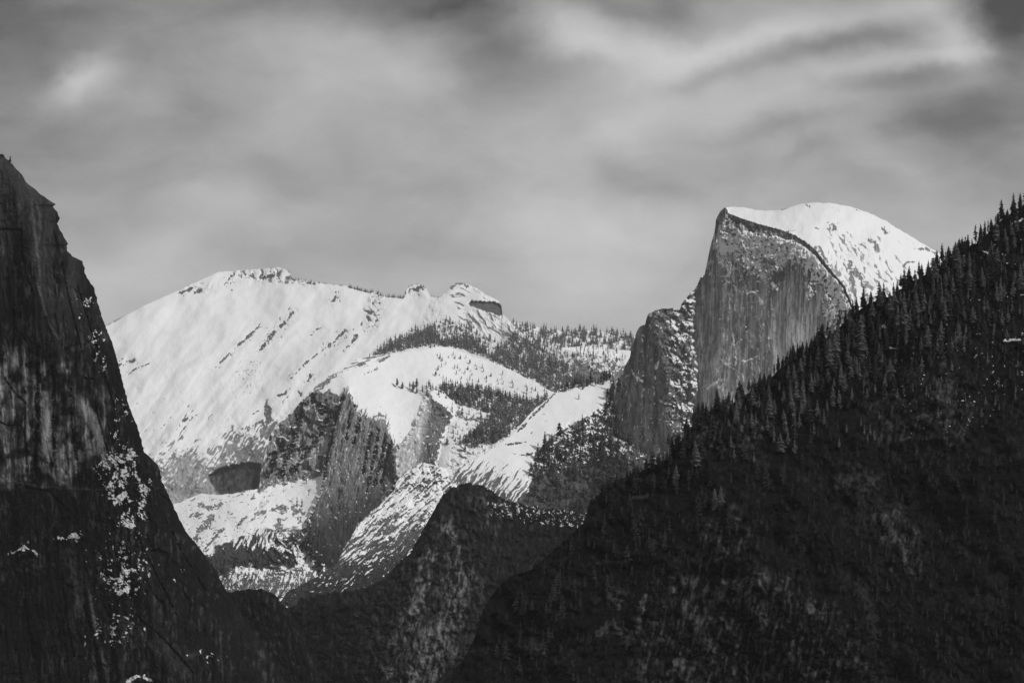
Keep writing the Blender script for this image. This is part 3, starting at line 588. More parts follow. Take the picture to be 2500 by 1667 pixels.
def slab():
    sky_ = [(560, 1640), (600, 1560), (640, 1500), (675, 1458), (729, 1430), (757, 1415), (783, 1399), (821, 1377), (834, 1351), (859, 1305), (880, 1274), (913, 1249), (938, 1221), (964, 1195), (966, 1180), (980, 1160), (994, 1147), (1017, 1142), (1035, 1129), (1058, 1134), (1084, 1142), (1110, 1141), (1140, 1130), (1182, 1109), (1221, 1082),
            (1259, 1051), (1297, 1005), (1335, 975), (1366, 949), (1412, 938), (1488, 927), (1494, 960), (1500, 1008), (1512, 1050), (1535, 1085), (1560, 1105), (1640, 1120), (1700, 1150)]
    l = Layer('snow_slab', 8600, 560, 1700, 900, 1680, sky_, st=1.6)
    U, V, W = l.U, l.V, l.W
    Uw = U + 9 * fbm(U / 36, V / 36, 4, 350, .6); Vw = V + 9 * fbm(U / 36, V / 36, 4, 351, .6)
    slabm = pm([(1110, 1145), (1182, 1104), (1259, 1046), (1335, 970), (1366, 944), (1488, 922), (1492, 935), (1482, 980), (1445, 1012), (1380, 1040), (1330, 1080), (1304, 1110), (1300, 1160), (1290, 1200), (1240, 1240), (1160, 1210), (1100, 1180)], U, V, 5, 8, 14, 80)
    wood = pm([(1304, 1110), (1330, 1080), (1380, 1040), (1445, 1012), (1482, 980), (1492, 930), (1560, 920), (1700, 1150), (1700, 1500), (1250, 1500), (1240, 1240), (1290, 1200)], U, V, 8, 12, 20, 81)
    rub = np.clip(1 - slabm - wood, 0, 1)
    steep = slabm * ss(1085, 1190, V + .30 * (1180 - U))
    g = 1.5 - .75 * steep - .25 * wood - .2 * rub
    r = integ(l, g) - .35 * (U - 1100) * 0 + rub * 0
    r = r - .42 * np.clip(U - 1000, None, 0) * -1 * .0
    D2 = (-130, 120)
    fl = flutes(U, V, D2, 8, 55, 82, 4); fl0 = flutes(U, V, D2, 30, 150, 83, 3)
    f, c = facets(Uw / 15, Vw / 13, 85); cg = rough_noise(U, V, 24, 5, 86); a4, b4 = rot(Uw, Vw, -125, 105); sc4 = fbm(a4 / 4.4, b4 / 40, 4, 352, .6) + .4 * fbm(a4 / 15, b4 / 60, 3, 357); fine = fbm(Uw / 5, Vw / 5, 3, 353, .65)
    r = r + rub * (3.5 * fl + 9 * fl0 + 3 * f + 6 * cg + 5 * sc4) + wood * (13 * cg + 4 * f + 2 * fine + 9 * fbm(U / 50, V / 50, 3, 87))
    a5, b5 = rot(Uw, Vw, -95, 115); fs = fbm(a5 / 4.4, b5 / 50, 4, 88, .55)
    r = r + slabm * (6 * fbm(U / 90, V / 60, 3, 89) + (.6 + 3.2 * steep) * fs)
    knob = gb(U, V, 1045, 1160, 44, 26)
    r = r - 16 * knob + knob * (8 * f + 6 * cg)
    l.r = r; rz = l.rz(0)
    S = 0 * U
    for pts, w in [([(1366, 956), (1390, 947), (1420, 941)], 3), ([(1262, 1056), (1295, 1020), (1330, 985), (1360, 955)], 2.4), ([(1235, 1085), (1260, 1082), (1290, 1078)], 2), ([(1255, 1108), (1280, 1110), (1300, 1106)], 3), ([(1230, 1070), (1245, 1062)], 1.5)]:
        S = np.maximum(S, stroke(pts, U, V, w, 1.2, int(pts[0][0] + pts[0][1])))
    S = np.maximum(S, slabm * threads(U + .6 * V, V, 18, 7, .09, 356, .24) * .9)
    streak = ss(.0, .14, fs + .55 * steep - .38) * ss(0, .3, steep)
    brink = ss(1000, 1350, V + .55 * (U - 900))          # the foot of the rubble slope is mostly bare
    darkr = ss(-.12, .2, .9 * sc4 + .35 * fl + .25 * fine - .16 * (rz - 1.2) + .50 * ss(1230, 1440, V + .25 * (U - 900)) - .05 + .25 * fbm(U / 60, V / 60, 2, 354))
    s = slabm * (1 - np.clip(S + streak, 0, 1)) + rub * (1 - darkr)
    w_s = ss(.0, .25, .18 * (rz - 1.2) + .8 * fine + .3 * f + .02 - .9 * ss(1110, 1225, V + .12 * (U - 1300)) + .30 * fbm(U / 40, V / 30, 3, 355))
    s = s + wood * w_s
    l.snow = np.clip(s, 0, 1)
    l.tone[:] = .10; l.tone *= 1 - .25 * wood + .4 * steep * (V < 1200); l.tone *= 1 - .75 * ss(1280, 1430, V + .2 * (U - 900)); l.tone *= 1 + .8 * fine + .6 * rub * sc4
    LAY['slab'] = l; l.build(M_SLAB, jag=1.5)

def dark_dome():
    sky_ = [(520, 1640), (620, 1560), (690, 1505), (701, 1490), (735, 1462), (794, 1448), (876, 1438), (910, 1428), (943, 1412), (967, 1380), (1002, 1349), (1026, 1306), (1045, 1270), (1065, 1235), (1081, 1208), (1108, 1187), (1144, 1178), (1179, 1186), (1211, 1205), (1230, 1219), (1300, 1236), (1430, 1250), (1500, 1260)]
    l = Layer('rock_dome', 5600, 520, 1500, 1160, 1820, sky_)
    U, V, W = l.U, l.V, l.W
    g = .55 + .5 * ss(1100, 1300, U)
    r = integ(l, g + 0 * U)
    cx = np.interp(V, [1180, 1300, 1400, 1667], [1150, 1075, 1035, 960])
    r = r + .55 * np.clip(cx - U, 0, None) * .7 + .5 * np.clip(U - cx - 80, 0, None) * .3 + 50 * np.exp(-W / 22)
    Uw = U + 12 * fbm(U / 50, V / 50, 4, 360, .6); Vw = V + 12 * fbm(U / 50, V / 50, 4, 361, .6); fl = flutes(Uw, Vw, (-40, 120), 9, 60, 100, 5); f, c = facets(Uw / 34, Vw / 44, 101); cg = rough_noise(U, V, 34, 6, 102)
    r = r + 9 * fl + 9 * f + 20 * cg + 30 * fbm(U / 130, V / 150, 3, 103)
    r = r + 3.2 * fbm(Uw / 9, Vw / 13, 4, 362, .65)
    l.r = r; rz = l.rz(0)
    pale = np.clip(pm([(1075, 1290), (1100, 1300), (1110, 1360), (1075, 1420), (1060, 1500), (1010, 1560), (960, 1620), (930, 1700), (1040, 1700), (1100, 1600), (1160, 1500), (1170, 1420), (1130, 1380), (1120, 1320), (1105, 1270)], U, V, 30, 60, 60, 104) * .75
                   + pm([(1040, 1330), (1060, 1340), (1050, 1420), (1000, 1560), (950, 1580), (1010, 1440)], U, V, 10, 26, 24, 105), 0, 1)
    fine = fbm(Uw / 10, Vw / 22, 5, 363, .65); pale2 = pm([(1120, 1190), (1180, 1195), (1225, 1230), (1210, 1300), (1160, 1260)], U, V, 14, 26, 24, 364)
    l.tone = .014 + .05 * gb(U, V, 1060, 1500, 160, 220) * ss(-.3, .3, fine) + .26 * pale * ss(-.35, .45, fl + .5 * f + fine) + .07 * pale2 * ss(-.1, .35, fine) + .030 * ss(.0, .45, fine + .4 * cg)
    l.snow = ss(.50, .62, threads(Uw, Vw, 10, 6, .3, 106, -.05) * .4 + .40 * pm([(1180, 1225), (1250, 1225), (1440, 1240), (1440, 1290), (1300, 1280), (1200, 1255)], U, V, 10, 14) + .16 * gb(U, V, 800, 1500, 120, 40) - .03) * ss(.2, .7, rz + .2)
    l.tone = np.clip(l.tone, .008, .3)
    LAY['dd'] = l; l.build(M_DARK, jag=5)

def hump():
    sky_ = [(440, 1520), (500, 1480), (540, 1452), (556, 1445), (600, 1438), (640, 1437), (655, 1443), (670, 1448), (685, 1470), (700, 1482), (730, 1530), (750, 1580), (775, 1640), (800, 1690), (830, 1740)]
    l = Layer('wooded_knoll', 4500, 440, 830, 1420, 1960, sky_)
    U, V, W = l.U, l.V, l.W
    fl = flutes(U, V, (30, 110), 12, 60, 110, 5); f, c = facets(U / 30 + .5 * fl, V / 40, 111); cg = rough_noise(U, V, 26, 5, 112)
    l.r = integ(l, .8 + 0 * U) + 40 * np.exp(-W / 18) + 7 * fl + 6 * f + 8 * cg + .2 * np.abs(U - 640)
    fine = fbm(U / 9, V / 20, 5, 365, .65); l.r = l.r + 3 * fine; l.tone = .008 + .05 * ss(.02, .45, fine + .3 * fl); l.snow = .9 * ss(.63, .72, fbm(U / 10, V / 5, 3, 113) + .2 * gb(U, V, 510, 1595, 40, 12) + .1 * gb(U, V, 710, 1480, 20, 30))
    LAY['hump'] = l; l.build(M_DARK, jag=2)

def el_cap():
    edge = [(-240, 200), (-60, 330), (0, 377), (10, 378), (14, 388), (22, 392), (31, 403), (54, 427), (62, 443), (80, 458), (99, 474), (118, 487), (136, 500), (128, 503), (139, 516), (145, 532), (143, 540), (140, 546), (146, 560), (151, 570), (160, 585), (167, 596), (162, 600), (163, 611), (170, 619), (178, 626), (190, 632), (202, 638), (205, 652), (207, 667),
            (218, 686), (230, 704), (240, 744), (249, 773), (259, 800), (276, 843), (288, 885), (296, 918), (308, 965), (318, 1000), (331, 1030), (340, 1055), (347, 1083), (352, 1104), (362, 1112), (370, 1119), (381, 1130), (389, 1142), (392, 1155), (395, 1166), (392, 1170), (398, 1180), (410, 1205), (425, 1238), (440, 1270), (457, 1302),
            (480, 1328), (498, 1352), (510, 1364), (517, 1375), (530, 1398), (542, 1421), (556, 1447), (590, 1500), (640, 1570), (700, 1667), (800, 1860), (900, 2100)]
    l = Layer('granite_wall', 3600, -260, 900, 200, 2100, None, edge)
    U, V = l.U, l.V
    E = np.interp(V, [p[1] for p in edge], [p[0] for p in edge]); X = E - U            # pixels in from the edge
    g = .10 + .45 * ss(1050, 1350, V)
    r = integ(l, g) - .25 * (U - 100) + 60 * np.exp(-X / 24)
    nose = np.interp(V, [377, 700, 1000, 1300, 1667], [20, 90, 190, 300, 420])
    r = r + .9 * np.clip(U - nose, 0, None)
    v1 = (10, 200)
    fl = flutes(U, V, v1, 15, 170, 120, 4); fl2 = flutes(U, V, v1, 5, 90, 121, 3); fl0 = flutes(U, V, v1, 46, 300, 122, 3)
    Uw = U + 12 * fbm(U / 50, V / 60, 4, 370, .6); Vw = V + 12 * fbm(U / 50, V / 50, 4, 371, .6); f, c = facets(Uw / 50, Vw / 95, 123); f2, c2 = facets(Uw / 13, Vw / 16, 124); cg = rough_noise(U, V * .65, 36, 6, 125)
    up = ss(1200, 1050, V)
    ledg = np.clip(pm([(235, 1140), (270, 1085), (300, 1080), (340, 1120), (370, 1190), (365, 1270), (330, 1290), (290, 1260), (250, 1200)], U, V, 18, 26, 24, 126) + .8 * gb(U, V, 300, 1415, 60, 60) + .35 * gb(U, V, 300, 1330, 90, 120) + .7 * gb(U, V, 60, 1340, 50, 22) + .6 * gb(U, V, 170, 1315, 40, 18) + .6 * gb(U, V, 290, 1530, 70, 30)
                   + .8 * stroke([(212, 740), (225, 800), (240, 860), (250, 900)], U, V, 14, 1.5, 127) + .7 * stroke([(300, 985), (290, 1040), (285, 1080), (315, 1110)], U, V, 16, 1.2, 128) + .5 * gb(U, V, 440, 1400, 14, 40) + .5 * gb(U, V, 250, 1560, 80, 30) + .5 * gb(U, V, 500, 1600, 60, 20) + .6 * gb(U, V, 330, 1655, 60, 10), 0, 1)
    r = r + 9 * fl + 2.5 * fl2 + 16 * fl0 + (7 * f + 10 * cg) * (1 - .4 * up) + ledg * (7 * f2 + 6 * cg)
    fine = fbm(Uw / 6, Vw / 26, 5, 373, .65); r = r + 2.6 * fine + 2 * fbm(Uw / 8, Vw / 8, 3, 374, .6)
    DK = 0 * U
    for pts, w in [([(12, 926), (37, 959), (62, 984)], 3), ([(50, 557), (54, 619), (62, 665), (83, 723)], 2.2), ([(92, 850), (91, 950), (92, 1040), (86, 1130)], 6), ([(130, 900), (131, 1000), (133, 1110)], 5), ([(199, 918), (212, 926), (226, 924)], 2.5), ([(62, 985), (60, 1060), (66, 1160)], 2.2), ([(0, 1030), (20, 1040), (40, 1035)], 2),
                   ([(172, 950), (176, 1040), (186, 1120)], 4), ([(30, 720), (34, 800), (30, 880)], 2), ([(66, 1190), (120, 1200), (180, 1260)], 3), ([(230, 980), (245, 1040), (262, 1100)], 2), ([(130, 560), (150, 640), (170, 740), (200, 860)], 2), ([(0, 560), (50, 562)], 3), ([(190, 700), (220, 800), (250, 900), (280, 1000)], 2.5), ([(205, 1480), (230, 1560), (240, 1640)], 3), ([(330, 1500), (400, 1560), (470, 1640)], 3), ([(60, 1380), (62, 1480), (80, 1600)], 3), ([(150, 1400), (160, 1500), (180, 1600)], 3), ([(330, 1300), (380, 1400), (430, 1500)], 3), ([(400, 1260), (440, 1340), (500, 1440)], 2.5)]:
        DK = np.maximum(DK, stroke(pts, U, V, w, .6, int(pts[0][0] + pts[0][1])))
    r = r + 7 * DK
    l.r = r; rz = l.rz(0)
    sp = fbm(U / 6.5 + 1.2 * pn(U / 12, V / 12, 129), V / 7, 4, 130)
    web = np.maximum(threads(Uw + .3 * V, Vw, 9, 8, .26, 375, -.1), threads(Uw - .5 * V, Vw, 15, 11, .17, 376, -.05)); web = np.maximum(web, threads(U, V + .4 * U, 6, 7, .22, 377, .1))
    lr = ledg * ss(-.22, .22, fbm(Uw / 24, Vw / 38, 4, 380, .6)) ; cl = fbm(Uw / 8, Vw / 11, 3, 381, .6)
    l.snow = np.clip(ss(.3, .7, web * ss(.25, .75, lr + .8 * cl) * 1.1) + .95 * ss(.50, .62, .55 * lr + .9 * cl) * ss(-.2, .1, fbm(U / 4, V / 5, 2, 378)), 0, 1) * ss(.04, .2, ledg)
    for pts, w in [([(268, 1190), (276, 1168), (284, 1150), (287, 1142)], 6), ([(278, 1228), (290, 1215), (305, 1205)], 6), ([(318, 985), (322, 965), (324, 950)], 3.5), ([(278, 1500), (300, 1504), (312, 1510)], 2.2), ([(30, 1350), (60, 1335), (85, 1345), (90, 1358)], 2),
                   ([(145, 1313), (165, 1316), (180, 1302), (190, 1310)], 4), ([(305, 1400), (318, 1390), (326, 1392)], 6), ([(310, 1660), (340, 1650), (370, 1662)], 3), ([(290, 1445), (310, 1440), (318, 1436)], 5), ([(303, 1275), (318, 1282)], 6)]:
        l.snow = np.maximum(l.snow, stroke(pts, U, V, w, 1.2, int(pts[0][0] + pts[0][1])))
    pale = np.clip(pm([(-60, 840), (30, 860), (60, 900), (150, 900), (170, 1000), (235, 960), (255, 1020), (250, 1100), (160, 1180), (60, 1160), (-60, 1170)], U, V, 40, 70, 60, 131), 0, 1)
    stv = flutes(U, V, v1, 10, 200, 132, 3); stv2 = flutes(U, V, v1, 3.5, 120, 133, 3)
    col = ss(-.05, .35, stv + .35 * stv2)
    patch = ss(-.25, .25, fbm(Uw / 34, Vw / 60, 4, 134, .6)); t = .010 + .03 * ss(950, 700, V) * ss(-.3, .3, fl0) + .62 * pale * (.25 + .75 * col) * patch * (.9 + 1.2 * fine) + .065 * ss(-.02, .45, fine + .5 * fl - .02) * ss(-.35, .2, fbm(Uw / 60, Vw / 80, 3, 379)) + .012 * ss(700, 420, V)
    pil = pm([(98, 955), (118, 955), (122, 1020), (120, 1100), (104, 1118), (100, 1040)], U, V, 4, 7) + pm([(138, 1100), (155, 1095), (163, 1130), (160, 1180), (146, 1185), (138, 1140)], U, V, 4, 7) + pm([(200, 990), (215, 985), (235, 1020), (250, 1060), (255, 1090), (240, 1090), (225, 1050), (210, 1030)], U, V, 4, 8)
    t = t + .24 * np.clip(pil, 0, 1) * (.75 + .5 * stv2)
    for pts, w, a in [([(62, 440), (75, 480), (85, 560), (95, 640), (100, 720)], 3, .05), ([(90, 690), (105, 740), (120, 790), (145, 830)], 2, .07), ([(210, 1400), (220, 1460), (235, 1540), (255, 1620), (262, 1667)], 4, .07), ([(160, 1345), (180, 1370), (192, 1440), (190, 1490)], 12, .035), ([(0, 1172), (50, 1178), (100, 1188), (250, 1195)], 2.2, .05),
                      ([(50, 1380), (90, 1382), (135, 1378)], 4, .03), ([(300, 1520), (360, 1560), (420, 1600), (450, 1640)], 16, .02)]:
        t = t + a * stroke(pts, U, V, w, .8, int(pts[0][0]) + 5)
    crack = (ss(.05, .01, c) * ss(.0, .3, fbm(U / 40, V / 40, 2, 372))) * pale
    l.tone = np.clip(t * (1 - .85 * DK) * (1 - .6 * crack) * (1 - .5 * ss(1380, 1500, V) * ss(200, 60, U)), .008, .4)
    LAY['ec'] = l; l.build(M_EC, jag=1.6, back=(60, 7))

RR_SKY = [(900, 1900), (1000, 1770), (1040, 1712), (1069, 1658), (1128, 1615), (1159, 1556), (1167, 1524), (1183, 1481), (1214, 1434), (1246, 1406), (1300, 1388), (1360, 1335), (1425, 1275), (1440, 1225), (1493, 1180), (1520, 1168), (1547, 1158), (1588, 1140), (1629, 1120), (1660, 1078), (1682, 1050), (1709, 1010), (1736, 1000), (1780, 990), (1816, 968), (1843, 945), (1870, 935), (1900, 903),
          (1938, 875), (1982, 842), (2026, 820), (2068, 780), (2118, 742), (2168, 726), (2206, 700), (2244, 680), (2283, 658), (2307, 638), (2321, 630), (2355, 608), (2392, 588), (2415, 566), (2447, 536), (2497, 502), (2560, 455), (2640, 400)]
def right_ridge():
    l = Layer('wooded_ridge', 3000, 900, 2640, 400, 2300, RR_SKY, st=2.5)
    U, V, W = l.U, l.V, l.W
    g = .95 + .25 * fbm(U / 200, V / 200, 2, 140)
    clf = np.clip(pm([(1650, 1080), (1690, 1040), (1800, 1030), (1890, 1040), (1880, 1075), (1760, 1100), (1700, 1120)], U, V, 8, 14) + pm([(1680, 1290), (1760, 1260), (1830, 1270), (1850, 1400), (1950, 1400), (2050, 1500), (2160, 1700), (1560, 1700), (1560, 1480), (1600, 1400), (1690, 1380)], U, V, 30, 60, 70, 141) + pm([(2130, 1230), (2200, 1240), (2250, 1320), (2260, 1420), (2200, 1400), (2150, 1330)], U, V, 16, 40, 40, 142)
                  + pm([(2040, 860), (2200, 900), (2330, 880), (2400, 1000), (2340, 1100), (2200, 1130), (2100, 1000)], U, V, 30, 60, 50, 160) * .6, 0, 1)
    g = g - .6 * clf
    r = integ(l, g) + .25 * np.abs(U - 1900) * 0 - .15 * (U - 1700)
    r = r + 95 * fbm(U / 280, V / 280, 4, 143) + 26 * fbm(U / 90, V / 100, 3, 163, .6, ridged=True)
    cg = rough_noise(U, V, 44, 6, 144); f, c = facets(U / 34 + cg, V / 40, 145); fl = flutes(U, V, (-25, 120), 10, 60, 146, 5); fine = fbm(U / 12, V / 9, 4, 147, .65)
    r = r + 16 * cg + 2 * f + clf * (7 * fl + 6 * f) + 4 * fine
    m1 = fbm(U / 9, V / 14, 5, 161, .65); r = r + 3 * m1
    l.r = r; rz = l.rz(0)
    t = .006 + .010 * ss(.0, .5, cg + .4 * fine) + .020 * ss(.05, .5, m1 + .5 * fbm(U / 70, V / 60, 3, 162))
    t = t + clf * .095 * ss(-.05, .5, fl + .4 * f + .2 * cg + .6 * m1)
    for pts, w, a in [([(1556, 1540), (1562, 1500), (1574, 1458)], 6, .12), ([(1590, 1335), (1600, 1320)], 5, .04), ([(1460, 1540), (1490, 1525), (1520, 1540), (1535, 1560)], 10, .06), ([(1500, 1440), (1525, 1450), (1510, 1480), (1490, 1450)], 7, .06), ([(2060, 1180), (2090, 1160), (2130, 1170), (2110, 1190)], 16, .04), ([(1440, 1170), (1490, 1165), (1560, 1172)], 5, .05), ([(1540, 1215), (1580, 1210)], 4, .06),
                      ([(1630, 1450), (1640, 1420), (1650, 1400)], 8, .04), ([(2110, 1240), (2150, 1230), (2200, 1250)], 20, .02), ([(1555, 1140), (1570, 1150)], 3, .05), ([(1300, 1560), (1320, 1580), (1310, 1590)], 8, .04), ([(1700, 1100), (1710, 1070), (1720, 1050)], 8, .06), ([(2180, 1290), (2200, 1330), (2215, 1390)], 9, .06), ([(1760, 1100), (1800, 1085), (1840, 1090)], 4, .05), ([(2190, 980), (2260, 970), (2330, 985)], 7, .03), ([(2200, 1030), (2270, 1010), (2350, 1000)], 5, .04), ([(1420, 1380), (1480, 1370), (1530, 1372)], 3, .03), ([(2100, 1420), (2120, 1480), (2140, 1560)], 10, .03), ([(1860, 1400), (1870, 1470), (1850, 1560)], 12, .035), ([(1700, 1560), (1720, 1500), (1760, 1440)], 10, .03)]:
        t = t + a * stroke(pts, U, V, w, 1.3, int(pts[0][0]) + 9)
    l.tone = np.clip(t, .006, .3)
    sp = fbm(U / 11, V / 4.5, 3, 148)
    zone = np.clip(pm([(2300, 640), (2520, 500), (2560, 760), (2480, 1020), (2200, 1100), (2170, 920), (2240, 800)], U, V, 60, 60, 90, 149) + .5 * gb(U, V, 2060, 850, 120, 50) + .25 * gb(U, V, 1950, 1120, 200, 60), 0, 1)
    l.snow = threads(U, V + .1 * U, 13, 5, .12, 150, .16) * ss(.1, .7, zone) * .9
    for pts, w in [([(2150, 795), (2160, 797)], 2.5), ([(2165, 848), (2180, 850), (2206, 851)], 1.8), ([(2090, 875), (2115, 872)], 1.6), ([(2290, 870), (2294, 860)], 3), ([(2390, 612), (2412, 618)], 2.4), ([(2328, 637), (2345, 639)], 2), ([(2470, 545), (2497, 535)], 2.4), ([(2410, 540), (2420, 552)], 3), ([(2452, 832), (2490, 828)], 2), ([(2300, 862), (2330, 858)], 2), ([(2380, 872), (2388, 862)], 2.2)]:
        l.snow = np.maximum(l.snow, stroke(pts, U, V, w, 1.0, int(pts[0][0] + pts[0][1])))
    LAY['rr'] = l; l.build(M_RR, jag=2.5, back=(70, 18))

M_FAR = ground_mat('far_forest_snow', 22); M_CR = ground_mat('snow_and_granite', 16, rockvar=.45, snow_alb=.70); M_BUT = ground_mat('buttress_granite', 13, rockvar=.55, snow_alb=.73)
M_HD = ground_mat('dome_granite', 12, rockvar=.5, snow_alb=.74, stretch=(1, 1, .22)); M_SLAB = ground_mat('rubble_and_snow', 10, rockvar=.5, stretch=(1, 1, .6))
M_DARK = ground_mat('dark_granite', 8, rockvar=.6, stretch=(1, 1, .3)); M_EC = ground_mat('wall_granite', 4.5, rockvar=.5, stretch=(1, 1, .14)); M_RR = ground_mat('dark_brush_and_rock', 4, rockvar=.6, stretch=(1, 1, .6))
far_ridge(); clouds_rest(); buttress(); half_dome(); slab(); dark_dome(); hump(); el_cap(); right_ridge()

# valley floor, one sheet under everything
gx = np.linspace(-16000, 16000, 120); gy = np.linspace(-8000, 26000, 130)
GX, GY = np.meshgrid(gx, gy)
GZ = -470 + 25 * fbm(GX / 1500, GY / 1500, 4, 200)
grid_obj('valley_floor', np.stack([GX, GY, GZ], -1), {'snow': np.clip(.35 + .5 * fbm(GX / 700, GY / 700, 3, 201), 0, 1), 'tone': np.full(GX.shape, .03)}, ground_mat('valley_forest', 30))['kind'] = 'structure'
# ------------------------------------------------------------------ trees
M_NEEDLE = plain_mat('conifer_needles', .06, .55, .35); M_PALE = plain_mat('sunlit_conifer_needles', .19, .45, .35); M_PINE = plain_mat('pine_needles', .045, .4, .2); M_BARK = plain_mat('bark', .07, .3, 1.5)  # M_PALE is the needle colour lightened to look sunlit

def crown_geo(seed, h, R, whorls, nb, base=.12, shape=.8, droop=.35, gap=.12):
    """whorls of drooping branch sprays; returns verts, faces"""
    rg = random.Random(seed); vs = []; fs = []
    lean = (rg.uniform(-.02, .02), rg.uniform(-.02, .02))
    for w in range(whorls):
        t = (w + rg.uniform(-.3, .3)) / whorls; t = min(max(t, 0), 1)
        z = h * (base + (1 - base) * t)
        L0 = h * R * max(.04, (1 - t) ** shape) * min(1, .55 + 2.2 * t) * rg.uniform(.8, 1.15)
        k = max(4, int(nb * (1 - .5 * t)))
        a0 = rg.random() * 6.28
        for b in range(k):
            if rg.random() < gap: continue
            a = a0 + 6.283 * b / k + rg.uniform(-.3, .3); L = L0 * rg.uniform(.6, 1.2)
            ca, sa = math.cos(a), math.sin(a); wd = L * rg.uniform(.32, .5); th = h / whorls * rg.uniform(.5, .9)
            up = rg.uniform(.0, .15) * L; dz = -droop * L * rg.uniform(.6, 1.3)
            x0, y0 = lean[0] * z, lean[1] * z
            def P(r, s, q): return (x0 + ca * r - sa * s, y0 + sa * r + ca * s, z + q)
            n = len(vs)
            vs += [P(0, 0, up + th * .6), P(L * .55, wd, dz * .35), P(L, wd * .2, dz), P(L * .92, -wd * .35, dz * 1.05), P(L * .5, -wd, dz * .4), P(L * .35, 0, -th * .7 + dz * .5)]
            fs += [(n, n + 1, n + 2), (n, n + 2, n + 3), (n, n + 3, n + 4), (n + 5, n + 1, n), (n + 5, n + 2, n + 1), (n + 5, n + 4, n + 3), (n + 5, n, n + 4)]
    n = len(vs); z = h
    vs += [(lean[0] * h, lean[1] * h, h * 1.04), (h * R * .09, 0, h * .9), (-h * R * .05, h * R * .08, h * .9), (-h * R * .05, -h * R * .08, h * .9)]
    fs += [(n, n + 1, n + 2), (n, n + 2, n + 3), (n, n + 3, n + 1)]
    return vs, fs
def trunk_geo(h, r, top=.95, n=6):
    vs = []; fs = []
    for z, q in ((-.06 * h, 1.25), (.05 * h, 1), (.5 * h, .6), (top * h, .12)):
        vs += [(r * q * math.cos(6.283 * i / n), r * q * math.sin(6.283 * i / n), z) for i in range(n)]
    for k in range(3):
        for i in range(n): fs.append((k * n + i, k * n + (i + 1) % n, (k + 1) * n + (i + 1) % n, (k + 1) * n + i))
    return vs, fs
def mesh(name, geo, mats, mi=None):
    me = bpy.data.meshes.new(name); me.from_pydata(geo[0], [], geo[1])
    for m in mats: me.materials.append(m)
    if mi is not None: me.polygons.foreach_set('material_index', mi)
    me.update(); return me
def joined(name, c, t, m1, m2):
    n = len(c[0]); fs = list(c[1]) + [tuple(i + n for i in f) for f in t[1]]
    return mesh(name, (list(c[0]) + list(t[0]), fs), [m1, m2], [0] * len(c[1]) + [1] * len(t[1]))

near_crown = []; near_trunk = []; near_geo = []
for i in range(10):
    R = [.22, .19, .26, .21, .29, .15, .24, .25, .31, .17][i]
    c = crown_geo(100 + i, 1.0, R, 22, 9, base=[.1, .18, .06, .12, .1, .25, .08, .15, .1, .3][i], shape=[.6, .5, .75, .5, .62, .45, .7, .42, .8, .5][i], gap=[.1, .15, .1, .25, .1, .5, .1, .12, .1, .35][i])
    near_crown.append(mesh('crown', c, [M_NEEDLE])); near_trunk.append(mesh('trunk', trunk_geo(1.0, .013), [M_BARK]))
far_mesh = []; far_frost = []; M_FROST = plain_mat('snow_dusted_pine_needles', .13, .4, .05); far_geo = []
for i in range(8):
    R = [.17, .2, .15, .24, .18, .28, .16, .22][i]
    c = crown_geo(200 + i, 1.0, R, 11, 6, base=[.2, .1, .3, .35, .15, .2, .25, .1][i], shape=[.7, .8, .5, .45, .65, .5, .6, .8][i], gap=.15)
    t = trunk_geo(1.0, .014, n=4)
    far_mesh.append(joined('pine', c, t, M_PINE, M_BARK)); far_frost.append(joined('pine', c, t, M_FROST, M_BARK)); far_geo.append((np.array(c[0]), c[1]))
low_geo = []
for i in range(6):
    c = crown_geo(300 + i, 1.0, [.2, .17, .24, .3, .19, .34][i], 7, 5, base=.05, shape=[.7, .6, .8, .5, .7, .6][i], gap=.12)
    low_geo.append((np.array(c[0]), c[1]))

RG = random.Random(4)
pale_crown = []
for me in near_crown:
    q = me.copy(); q.materials[0] = M_PALE; pale_crown.append(q)  # lit copy of the dark crowns, sunlight put into the needle colour
def near_tree(l, u, v, hpx, label, group, name='conifer_tree', pale=False):
    p = l.pos([u], [v])[0]; h = hpx * K * p[1]; i = RG.randrange(10)
    e = bpy.data.objects.new(name, None); COL.objects.link(e); e.location = (p[0], p[1], p[2] - .6)
    s = h * 1.0; e.scale = (s * RG.uniform(.75, 1.25),) * 2 + (s,); e.rotation_euler = (RG.uniform(-.05, .05), RG.uniform(-.05, .05), RG.random() * 6.28)
    e.empty_display_size = .1
    e['label'] = label; e['category'] = 'tree'
    if group: e['group'] = group
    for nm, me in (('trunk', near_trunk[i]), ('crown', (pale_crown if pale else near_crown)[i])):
        o = bpy.data.objects.new(nm, me); COL.objects.link(o); o.parent = e
def far_tree(l, u, v, hpx, label, group, name='pine_tree', frost=0):
    p = l.pos([u], [v])[0]; h = hpx * K * p[1]; i = RG.randrange(8)
    o = bpy.data.objects.new(name, (far_frost if RG.random() < frost else far_mesh)[i]); COL.objects.link(o); o.location = (p[0], p[1], p[2] - 1.0)
    o.scale = (h * RG.uniform(.85, 1.25),) * 2 + (h,); o.rotation_euler = (RG.uniform(-.04, .04), RG.uniform(-.04, .04), RG.random() * 6.28)
    o['label'] = label; o['category'] = 'tree'
    if group: o['group'] = group
